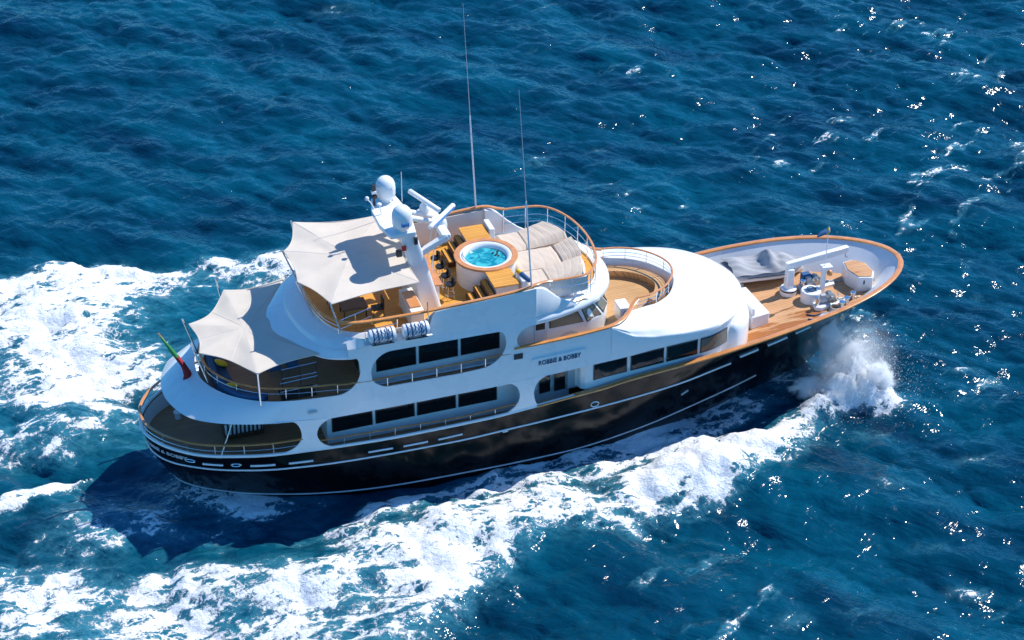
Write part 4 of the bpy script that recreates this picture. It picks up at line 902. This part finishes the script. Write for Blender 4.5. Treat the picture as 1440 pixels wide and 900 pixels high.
# draped cover with a hump over the console
rings = []
for a in np.linspace(0, 1, 44):
    x = 30.85 + 3.85 * a; yc = 2.3 + (x - 32.7) * -.10; hw = .9 * (1 - max(0, (a - .55) / .45) ** 2.2 * .9)
    hump = .62 * math.exp(-((a - .53) / .07) ** 2) + .36 * math.exp(-((a - .70) / .14) ** 2) + .26 * math.exp(-((a - .10) / .14) ** 2) + .10 * math.sin(a * 19) * .35
    rings.append([(x + .03 * math.sin(9 * u + 5 * a), yc + hw * u, 4.2 + .12 + hump * (1 - abs(u) ** 1.7) + .03 * math.sin(14 * u + 23 * a) - .1 * abs(u) ** 3) for u in np.linspace(-1, 1, 22)])
obj('cover', MB().loft(rings, False), 'grey canvas', td, angle=80, solid=.03)
mb = MB()
for k in range(9): x = 31.6 + .19 * k; mb.tube([(x, 2.36 - .93 - (x - 32.7) * .1, 4.1), (x + .1, 2.36 - .97 - (x - 32.7) * .1, 3.98)], .03, 5)
mb.tube([(31.5 + .4 * k, 2.33 - .98 - (31.5 + .4 * k - 32.7) * .1, 4.06 + .015 * (k % 2)) for k in range(6)], .02, 5)
obj('grab_line', mb, 'window frame', td)
for x in (31.4, 33.6): obj('chock', MB().box((x, 2.3 - (x - 32.7) * .1, 3.42), (.12, 1.2, .3)), 'grey paint', td)
# hose, rope and gear by the starboard cap rail
tag(obj('mooring_rope', MB().tube(spline([(33.2, -2.0, 3.48), (33.6, -2.3, 3.49), (34.0, -2.25, 3.51), (34.3, -1.95, 3.52), (34.1, -1.8, 3.52), (33.6, -1.85, 3.5), (33.3, -1.6, 3.48)], 40), .035, 6), 'lettering', None), 'dark mooring rope curled on the wet teak by the starboard rail', 'rope')
mb = MB()
for k in range(4): mb.tube([(34.75 + .28 * math.cos(q) * (1 - .08 * k), -1.72 + .22 * math.sin(q), 3.55 + .05 * k) for q in np.linspace(0, 2 * math.pi, 20, endpoint=False)], .03, 6, closed=True)
tag(obj('rope_coil', mb, 'rope', None), 'pale coiled rope on the foredeck between windlass and starboard rail', 'rope')
for x, y in ((35.5, -1.45), (36.0, -1.1), (35.1, -1.75)):
    obj('deck_bollard', MB().lathe([(.12, 3.5), (.1, 3.85), (.15, 3.9), (.15, 3.96), (.001, 3.98)], (x, y, 0), 14), 'stainless steel', yacht)
obj('anchor_stock', MB().tube([(36.6, -1.0, 3.75), (37.5, -.9, 3.85)], .04, 6), 'window frame', yacht)
# ------------------------------------------------------------------ the sea
rs = np.random.RandomState(5)
def spectrum(N, L, lp, wind, rms, spread=2.0, seed=1, cut=.25):
    r = np.random.RandomState(seed); k1 = np.fft.fftfreq(N, L / N) * 2 * np.pi; kx, ky = np.meshgrid(k1, k1, indexing='ij'); k = np.hypot(kx, ky); k[0, 0] = 1
    c = (kx * wind[0] + ky * wind[1]) / k; kp = 2 * np.pi / lp
    S = np.exp(-1.25 * (kp / k) ** 2) / k ** 4 * (np.abs(c) ** spread * .92 + .08) * np.exp(-(k * cut / 6.28) ** 2); S[0, 0] = 0
    h = np.sqrt(S) * (r.normal(size=(N, N)) + 1j * r.normal(size=(N, N))); hh = np.fft.ifft2(h).real; s = rms / hh.std(); h = h * s
    dx = np.fft.ifft2(-1j * kx / k * h).real; dy = np.fft.ifft2(-1j * ky / k * h).real
    return np.fft.ifft2(h).real, dx, dy
def samp(T, L, x, y):
    N = T.shape[0]; u = (x / L * N) % N; v = (y / L * N) % N; i = np.floor(u).astype(int); j = np.floor(v).astype(int); a = u - i; b = v - j; i %= N; j %= N; i2 = (i + 1) % N; j2 = (j + 1) % N
    return T[i, j] * (1 - a) * (1 - b) + T[i2, j] * a * (1 - b) + T[i, j2] * (1 - a) * b + T[i2, j2] * a * b
def vnoise(x, y, scale, seed, oct=4, gain=.5):
    out = 0; amp = 1; tot = 0
    for o in range(oct):
        T = np.random.RandomState(seed + o).rand(256, 256); xs_ = x / scale * 2 ** o; ys_ = y / scale * 2 ** o
        i = np.floor(xs_).astype(int); j = np.floor(ys_).astype(int); a = xs_ - i; b = ys_ - j; a = a * a * (3 - 2 * a); b = b * b * (3 - 2 * b)
        g = lambda p, q: T[p % 256, q % 256]
        out = out + amp * (g(i, j) * (1 - a) * (1 - b) + g(i + 1, j) * a * (1 - b) + g(i, j + 1) * (1 - a) * b + g(i + 1, j + 1) * a * b); tot += amp; amp *= gain
    return out / tot
def sdist(poly, x, y):
    """signed distance to a polygon in metres, positive inside"""
    P = np.array(poly, float); n = len(P); d = np.full(x.shape, 1e9); ins_ = np.zeros(x.shape, bool)
    for i in range(n):
        ax, ay = P[i]; bx, by = P[(i + 1) % n]; ex, ey = bx - ax, by - ay
        t = np.clip(((x - ax) * ex + (y - ay) * ey) / (ex * ex + ey * ey + 1e-9), 0, 1); d = np.minimum(d, np.hypot(x - ax - t * ex, y - ay - t * ey))
        cond = ((ay > y) != (by > y)) & (x < (bx - ax) * (y - ay) / (by - ay + 1e-12) + ax); ins_ ^= cond
    return np.where(ins_, d, -d)
def axis(a, b, step):
    core = np.arange(a, b + step / 2, step); g = [step * 1.5 ** k for k in range(1, 24)]; ext = np.cumsum(g)
    return np.concatenate([a - ext[::-1], core, core[-1] + ext])
C0 = np.array([21.5, 8.3]); rv = np.array([RV.x, RV.y]); fv = np.array([FV.x, FV.y])
ua = axis(-47, 47, .15); va = axis(-36, 62, .17)
U, V = np.meshgrid(ua, va, indexing='ij'); X = C0[0] + U * rv[0] + V * fv[0]; Y = C0[1] + U * rv[1] + V * fv[1]
edge = np.clip(np.minimum(np.minimum(U + 50, 50 - U), np.minimum(V + 39, 65 - V)) / 6, 0, 1)
wd = rv * .50 + fv * .86; wd2 = rv * -.15 + fv * .98
h1, dx1, dy1 = spectrum(512, 71.0, 11.0, wd, .19, 4, 3, .5)
h2, dx2, dy2 = spectrum(512, 43.0, 3.6, wd2, .055, 3.0, 8, .3)
g1, g2 = .75 + .5 * vnoise(X, Y, 24, 50, 2), .5 + 1.0 * vnoise(X, Y, 13, 60, 2)
Hh = samp(h1, 71, X, Y) * g1 + samp(h2, 43, X + 11, Y - 7) * g2
Dx = (samp(dx1, 71, X, Y) * g1 + samp(dx2, 43, X + 11, Y - 7) * g2); Dy = (samp(dy1, 71, X, Y) * g1 + samp(dy2, 43, X + 11, Y - 7) * g2)
bowband = [(36.3, -1.2), (33.9, -2.3), (29.6, -4.4), (24.8, -5.9), (20.6, -6.4), (16.1, -6.0), (12.8, -5.9), (8.5, -6.9), (5.3, -7.0), (1.3, -6.0), (-2.3, -5.4), (-7.9, -3.0), (-13, -2), (-20, -16), (8.5, -18.6), (10.6, -14.5), (11.7, -13.9), (13.7, -12.2), (15.3, -11.7), (17.2, -9.6), (18.4, -10.8), (21.8, -9.6), (26.0, -8.6), (30.1, -8.2), (32.7, -5.6), (36.6, -3.6)]
portwake = [(11.8, 18.9), (9.2, 19.6), (7.5, 20.9), (5.8, 20.0), (2.1, 21.4), (-1.0, 21.2), (-6, 22.6), (-22, 26), (-22, 9), (-6.9, 7.0), (-3.0, 6.0), (1.7, 6.6), (3.2, 6), (5, 3), (10.5, 4), (20, 4), (24, 6), (20, 12), (14, 16.5)]
inner_ = [(34.5, -1.2), (33.9, -2.6), (29.6, -4.6), (24.8, -6.1), (20.6, -6.6), (16.1, -6.2), (12.8, -6.1), (8.5, -7.1), (5.3, -7.2), (1.5, -6.2), (1.0, -5.2), (5.2, -5.6), (9.0, -5.0), (11.9, -4.3), (16.8, -3.6), (22.3, -3.0), (28.5, -1.2), (33.4, 1.0), (34.6, .6)]
streak = [(-9, 1.2), (-3.6, 1.15), (-1.1, 1.9), (-.9, 1.5), (-2.4, 0.6), (-4.5, -0.3), (-9, -0.4)]
wob = (vnoise(X, Y, 2.6, 11, 4) - .5); wob2 = vnoise(X, Y, 6.5, 31, 3) - .5
sm = lambda a, lo, hi: np.clip((a - lo) / (hi - lo), 0, 1) ** 2 * (3 - 2 * np.clip((a - lo) / (hi - lo), 0, 1))
d1 = sdist(bowband, X, Y) + wob * 2.0; d2 = sdist(portwake, X, Y) + wob * 2.4; d3 = sdist(inner_, X, Y) + wob * .8; d4 = sdist(streak, X, Y) + wob * .5
thin = sm(X, -2, 30) * 0 + 1
D = sm(d1, -1.5, 1.5) * (.64 + .14 * sm(X, 14, 24) + .16 * sm(X, 20, 30) + .55 * wob2 + .35 * wob - .20 * sm(-X, -16, 2) * sm(wob2, -.05, .2))
D = np.maximum(D, sm(d2, -.4, 1.8) * (.56 + .85 * wob2 + .5 * wob))
hole = np.exp(-(((X - 5.2) / 3.2) ** 2 + ((Y - 13.2) / 2.4) ** 2)); D = D * (1 - .55 * hole)
D = np.maximum(D, sm(d3, -.3, .8) * (.52 + .08 * sm(X, 10, 20) + .5 * wob + .5 * wob2)); D = np.maximum(D, sm(d4, -.2, .4) * (.72 + .4 * wob))
AER = np.maximum.reduce([sm(d1, -1.5, 2), sm(d2, -1.5, 3), sm(d3, -.6, 1) * .75, .55 * np.exp(-(((X + 2) / 6) ** 2 + ((Y - 4) / 3.2) ** 2)), .6 * sm(sdist(streak, X, Y - 0 + .9), -1, .6)])
# whitecaps: a few broken patches; painted glitter flecks come after
caps = [(20.8, 28.1, 1.3, .7, .62), (28.0, 24.6, 2.1, .9, .60), (32.2, 24.8, 1.5, .7, .60), (22.1, 49.1, 2.2, 1.0, .55), (34.6, -6.9, 1.7, .8, .66), (33.5, -11.0, 1.3, .8, .6), (33.1, -15.3, 1.5, .7, .66), (33.6, -18.4, 1.4, .6, .6), (39.5, -5.1, 1.5, .7, .52), (45.4, 3.0, 1.8, .8, .58), (38.4, -10.3, 1.8, .7, .55), (24.9, -18.2, 1.5, .7, .6), (28.5, -18.9, 1.6, .6, .6), (36.5, -2.8, 1.6, .8, .6), (41.5, 12, 1.2, .5, .5), (46, 20, 1.2, .5, .5), (42, 28, 1.4, .5, .5), (38.2, 1.5, 1.0, .5, .4)]
for cx, cy, a, b, s in caps:
    q1 = (X - cx) * rv[0] + (Y - cy) * rv[1]; q2 = (X - cx) * fv[0] + (Y - cy) * fv[1]
    D = np.maximum(D, .84 * s * np.exp(-((q1 / a) ** 2 + (q2 / b) ** 2) ** 1.2) * (.72 + 1.0 * wob))
right = .30 + .70 * sm((X - C0[0]) * rv[0] + (Y - C0[1]) * rv[1], -10, 14)  # weights the painted glitter toward the sunward side
# sun glitter and small whitecaps, painted as slanting white flecks on wave faces
gr = np.stack([X * .90 + Y * .42, -X * .42 + Y * .90])
cl = sm(vnoise(X, Y, 7.5, 77, 2), .50, .66)
glint_fleck = sm(vnoise(gr[0] / 2.4, gr[1] / .75, 1.0, 123, 4, .6), .56, .70)
D = np.maximum(D, cl * glint_fleck * .50 * right)
wash = [(2.4, -.8), (2.6, 3), (3.2, 6.5), (-3, 7.5), (-9, 6.5), (-9, 3.8), (-3, 3.4), (-1, 2.0)]
d5 = sdist(wash, X, Y) + wob * 1.6; D = np.maximum(D, sm(d5, -.4, 1.0) * (.36 + .6 * wob + .6 * wob2)); AER = np.maximum(AER, sm(d5, -1.2, 1.2) * .9)
qs_ = np.exp(-(((X - 2.5) / 6.5) ** 2 + ((Y + 2.9) / 3.4) ** 2)); AER = np.maximum(AER, 1.15 * qs_); D = np.maximum(D, np.minimum(qs_ * 1.2, 1) * (.56 + .9 * wob + .7 * wob2))
D = np.maximum(D, 1.15 * np.exp(-((((X - 34.8) / 1.9) ** 2 + ((Y + 3.4) / 1.6) ** 2)) ** 2)); D = np.maximum(D, .95 * np.exp(-(((X - 36.1) / 1.4) ** 2 + ((Y + 4.6) / 1.0) ** 2)))
D = np.clip(D, 0, 1)
# the hull pushes up a bow wave, the wake heaps up
rough = sm(D, .3, .8); lump = vnoise(X, Y, 1.5, 91, 4, .6) - .5
Hh = Hh + rough * (.25 + .85 * lump) * .95 + .55 * np.exp(-(np.abs(d1 - 1.6) / 1.5) ** 2) * sm(d1, -1.5, .5) * sm(X, -4, 12)
spike = vnoise(X, Y, .55, 201, 4, .7)
bw = np.exp(-(((X - 34.9) / 1.5) ** 2 + ((Y + 3.1) / 1.25) ** 2) ** 1.3) * (.25 + 1.5 * spike); bw2 = np.exp(-(((X - 36.1) / 1.1) ** 2 + ((Y + 4.6) / .8) ** 2)) * (.2 + 1.3 * spike); bw3 = np.exp(-(((X - 33.4) / 1.6) ** 2 + ((Y + 4.3) / 1.0) ** 2)) * (.4 + spike)
Hh = Hh + 1.35 * bw + .8 * bw2 + .7 * bw3
trough = np.exp(-(np.abs(np.hypot((X - 14) / 13, Y / 5.2) - 1) / .22) ** 2); Hh = Hh - .25 * trough * (1 - rough)
calm = 1 - .55 * np.exp(-((np.maximum(0, np.abs(X - 17) - 14) / 3) ** 2 + (np.maximum(0, np.abs(Y) - 3) / 1.5) ** 2))
Hh = Hh * calm
Xs, Ys, Zs = X + Dx * edge * calm * .9, Y + Dy * edge * calm * .9, SEA + Hh * edge
nu, nv = X.shape; vco = np.stack([Xs, Ys, Zs], -1).reshape(-1, 3).astype(np.float32)
idx = np.arange(nu * nv).reshape(nu, nv); quads = np.stack([idx[:-1, :-1], idx[1:, :-1], idx[1:, 1:], idx[:-1, 1:]], -1).reshape(-1, 4)
me = bpy.data.meshes.new('sea'); me.vertices.add(len(vco)); me.vertices.foreach_set('co', vco.ravel()); me.loops.add(quads.size); me.loops.foreach_set('vertex_index', quads.ravel().astype(np.int32))
me.polygons.add(len(quads)); me.polygons.foreach_set('loop_start', np.arange(0, quads.size, 4, dtype=np.int32)); me.polygons.foreach_set('loop_total', np.full(len(quads), 4, np.int32)); me.polygons.foreach_set('use_smooth', np.ones(len(quads), bool)); me.update(calc_edges=True)
for nm, arr in (('foam', D * edge), ('aeration', AER * edge)):  # foam also carries the painted sun-glitter flecks
    a = me.attributes.new(nm, 'FLOAT', 'POINT'); a.data.foreach_set('value', arr.ravel().astype(np.float32))
m, t, b = nodes('sea water'); me.materials.append(m)
sea = bpy.data.objects.new('sea', me); col.objects.link(sea); sea['kind'] = 'structure'
def attr(n): a = nn(t, 'ShaderNodeAttribute'); a.attribute_name = n; return a.outputs['Fac']
fo, ae = attr('foam'), attr('aeration')
P = pos(t); Pr = pos(t, (1, 1, .3), (0, 0, R_(12)))
PS = pos(t, (.62, 1.15, .6), (0, 0, R_(-6)))
n1 = mapr(t, noise(t, PS, 0.8, 8, .62, .8), .28, .72); n2 = mapr(t, noise(t, P, 4.0, 7, .7, .5), .25, .75); n0 = noise(t, P, .35, 3)
wv = nn(t, 'ShaderNodeVectorMath', operation='MULTIPLY_ADD'); nc = nn(t, 'ShaderNodeTexNoise'); nc.inputs['Scale'].default_value = 1.1; nc.inputs['Detail'].default_value = 5; nc.inputs['Roughness'].default_value = .6; t.links.new(P, nc.inputs['Vector'])
t.links.new(nc.outputs['Color'], wv.inputs[0]); wv.inputs[1].default_value = (1.6, 1.6, .3); t.links.new(PS, wv.inputs[2])
def cells(scale):
    v = nn(t, 'ShaderNodeTexVoronoi', feature='DISTANCE_TO_EDGE'); v.inputs['Scale'].default_value = scale; t.links.new(wv.outputs[0], v.inputs['Vector']); return v.outputs['Distance']
c1, c2 = cells(.75), cells(2.0)
lace = math_(t, 'MAXIMUM', mapr(t, c1, 0, .30, 1, 0), math_(t, 'MULTIPLY', mapr(t, c2, 0, .26, 1, 0), .8))
pat = math_(t, 'ADD', math_(t, 'MULTIPLY', lace, .30), math_(t, 'ADD', math_(t, 'MULTIPLY', n1, .42), math_(t, 'MULTIPLY', n2, .28)))
thr = mapr(t, fo, 0, 1, 1.0, .17)
fm_ = mapr(t, math_(t, 'SUBTRACT', pat, thr), -.025, .085, 0, 1, True)
fm_ = math_(t, 'MULTIPLY', fm_, mapr(t, fo, .03, .15, 0, 1), clamp=True)
soft = mapr(t, math_(t, 'SUBTRACT', pat, thr), -.40, .15, 0, 1, True)
def crestpos(stretch, turn=0):
    g = nn(t, 'ShaderNodeNewGeometry'); mp = nn(t, 'ShaderNodeMapping', vector_type='TEXTURE'); mp.inputs['Rotation'].default_value = (0, 0, R_(-48 + turn)); mp.inputs['Scale'].default_value = (stretch, 1, 1)
    t.links.new(g.outputs['Position'], mp.inputs['Vector']); return mp.outputs[0]
deep = mixc(t, mapr(t, noise(t, crestpos(2.5), .30, 6, .6), .32, .68), (0.0001, 0.018, 0.046), (0.0006, 0.066, 0.116))
teal = (0.006, 0.13, 0.19)
c = mixc(t, math_(t, 'MULTIPLY', ae, mapr(t, n1, 0, 1, .12, .68)), deep, teal)
c = mixc(t, math_(t, 'MULTIPLY', math_(t, 'MULTIPLY', soft, mapr(t, fo, .1, .5)), .38), c, (0.12, .42, .52))
c = mixc(t, math_(t, 'MULTIPLY', fm_, mapr(t, n2, 0, .6, .82, 1)), c, (.90, .91, .92))
t.links.new(c, b.inputs['Base Color']); t.links.new(mapr(t, fm_, 0, 1, .12, .75), b.inputs['Roughness']); b.inputs['IOR'].default_value = 1.333; b.inputs['Specular IOR Level'].default_value = .34
w1 = noise(t, crestpos(2.6), 1.1, 4, .52, .4); w2 = noise(t, crestpos(2.2, 73), 2.7, 2, .5, .3)
hgt = math_(t, 'ADD', math_(t, 'MULTIPLY', w1, .26), math_(t, 'ADD', math_(t, 'MULTIPLY', w2, .10), math_(t, 'MULTIPLY', fm_, math_(t, 'MULTIPLY', n2, .10))))
bn = nn(t, 'ShaderNodeBump'); bn.inputs['Strength'].default_value = .8; bn.inputs['Distance'].default_value = 1.0; t.links.new(hgt, bn.inputs['Height']); t.links.new(bn.outputs[0], b.inputs['Normal'])

# ------------------------------------------------------------------ spray thrown up by the bow
m, t, b = nodes('spray'); t.nodes.remove(b); M['spray'] = m
df, tr, mx = nn(t, 'ShaderNodeBsdfDiffuse'), nn(t, 'ShaderNodeBsdfTranslucent'), nn(t, 'ShaderNodeMixShader')
df.inputs[0].default_value = tr.inputs[0].default_value = (.96, .97, .98, 1); mx.inputs[0].default_value = .5
t.links.new(df.outputs[0], mx.inputs[1]); t.links.new(tr.outputs[0], mx.inputs[2]); t.links.new(mx.outputs[0], t.nodes['Material Output'].inputs['Surface'])
r = np.random.RandomState(12); pts = []
def plume(n, base, vel, spread, life, size):
    for _ in range(n):
        p0 = np.array(base) + r.normal(size=3) * spread[0]; v = np.array(vel) + r.normal(size=3) * spread[1]; tt_ = r.rand() ** .7 * life
        p = p0 + v * tt_ + np.array([0, 0, -4.9]) * tt_ ** 2; 
        if p[2] < SEA - .1 or (abs(p[1]) < 1.2 and p[0] < 36): continue
        pts.append((p, size * math.exp(r.normal() * .55)))
plume(2500, (34.6, -1.9, .1), (.9, -1.9, 7.2), (.35, .7), 1.2, .016)
plume(3500, (34.9, -2.3, .0), (1.6, -2.8, 5.4), (.5, 1.0), 1.1, .016)
plume(2000, (34.0, -2.8, -.1), (-.2, -3.2, 3.6), (.7, .9), .8, .016)
plume(1200, (35.6, -3.4, .2), (1.3, -2.4, 4.4), (.7, 1.2), 1.0, .012)
vs_, fs_ = [], []
for p, s in pts:
    o = len(vs_); a = r.normal(size=(4, 3)); a /= np.linalg.norm(a, axis=1)[:, None]
    vs_.extend([tuple(p + s * q) for q in a]); fs_.extend([(o, o + 1, o + 2), (o, o + 2, o + 3), (o, o + 3, o + 1), (o + 1, o + 3, o + 2)])
sp = obj('bow_spray', MB().add(vs_, fs_), 'spray', None, angle=180); sp['kind'] = 'stuff'

# fine mist hanging in the spray
m, t, b = nodes('spray mist'); t.nodes.remove(b); M['spray mist'] = m
pv = nn(t, 'ShaderNodeVolumePrincipled'); pv.inputs['Color'].default_value = (.997, .998, .999, 1); pv.inputs['Anisotropy'].default_value = .1
tc = nn(t, 'ShaderNodeTexCoord'); ln = nn(t, 'ShaderNodeVectorMath', operation='LENGTH'); t.links.new(tc.outputs['Object'], ln.inputs[0])
P = pos(t, (1, 1, .75)); nz = noise(t, P, 1.25, 8, .68, .8)
dn = mapr(t, math_(t, 'SUBTRACT', nz, mapr(t, ln.outputs['Value'], .15, 1.0, .30, .78)), 0, .16, 0, 1, True)
t.links.new(math_(t, 'MULTIPLY', dn, 9.0), pv.inputs['Density']); t.links.new(pv.outputs[0], t.nodes['Material Output'].inputs['Volume'])
blobs = [((34.6, -2.4, 1.9), (1.2, 1.0, 2.5)), ((35.4, -3.3, 1.1), (1.7, 1.5, 2.2)), ((36.5, -4.5, .4), (1.5, 1.4, 1.5)), ((34.6, -4.2, .0), (1.9, 1.2, 1.2)), ((33.2, -3.5, -.1), (1.9, 1.2, 1.1))]
for c_, r_ in blobs:
    o = obj('spray_mist', MB().sphere((0, 0, 0), 1, seg=24), 'spray mist', None); o.location = (c_[0] - .25, c_[1] + .35, c_[2] + .35); o.scale = r_; o['kind'] = 'stuff'
m, t, b = nodes('thin spray mist'); t.nodes.remove(b); M['thin spray mist'] = m
pv = nn(t, 'ShaderNodeVolumePrincipled'); pv.inputs['Color'].default_value = (.98, .985, .99, 1)
tc = nn(t, 'ShaderNodeTexCoord'); ln = nn(t, 'ShaderNodeVectorMath', operation='LENGTH'); t.links.new(tc.outputs['Object'], ln.inputs[0])
nz = noise(t, pos(t), .9, 5, .6, .5)
t.links.new(math_(t, 'MULTIPLY', math_(t, 'MULTIPLY', mapr(t, ln.outputs['Value'], .1, 1, 1, 0, True), mapr(t, nz, .35, .65)), .75), pv.inputs['Density']); t.links.new(pv.outputs[0], t.nodes['Material Output'].inputs['Volume'])
o = obj('spray_mist', MB().sphere((0, 0, 0), 1, seg=24), 'thin spray mist', None); o.location = (35.0, -3.1, 1.2); o.scale = (2.9, 2.6, 3.3); o['kind'] = 'stuff'
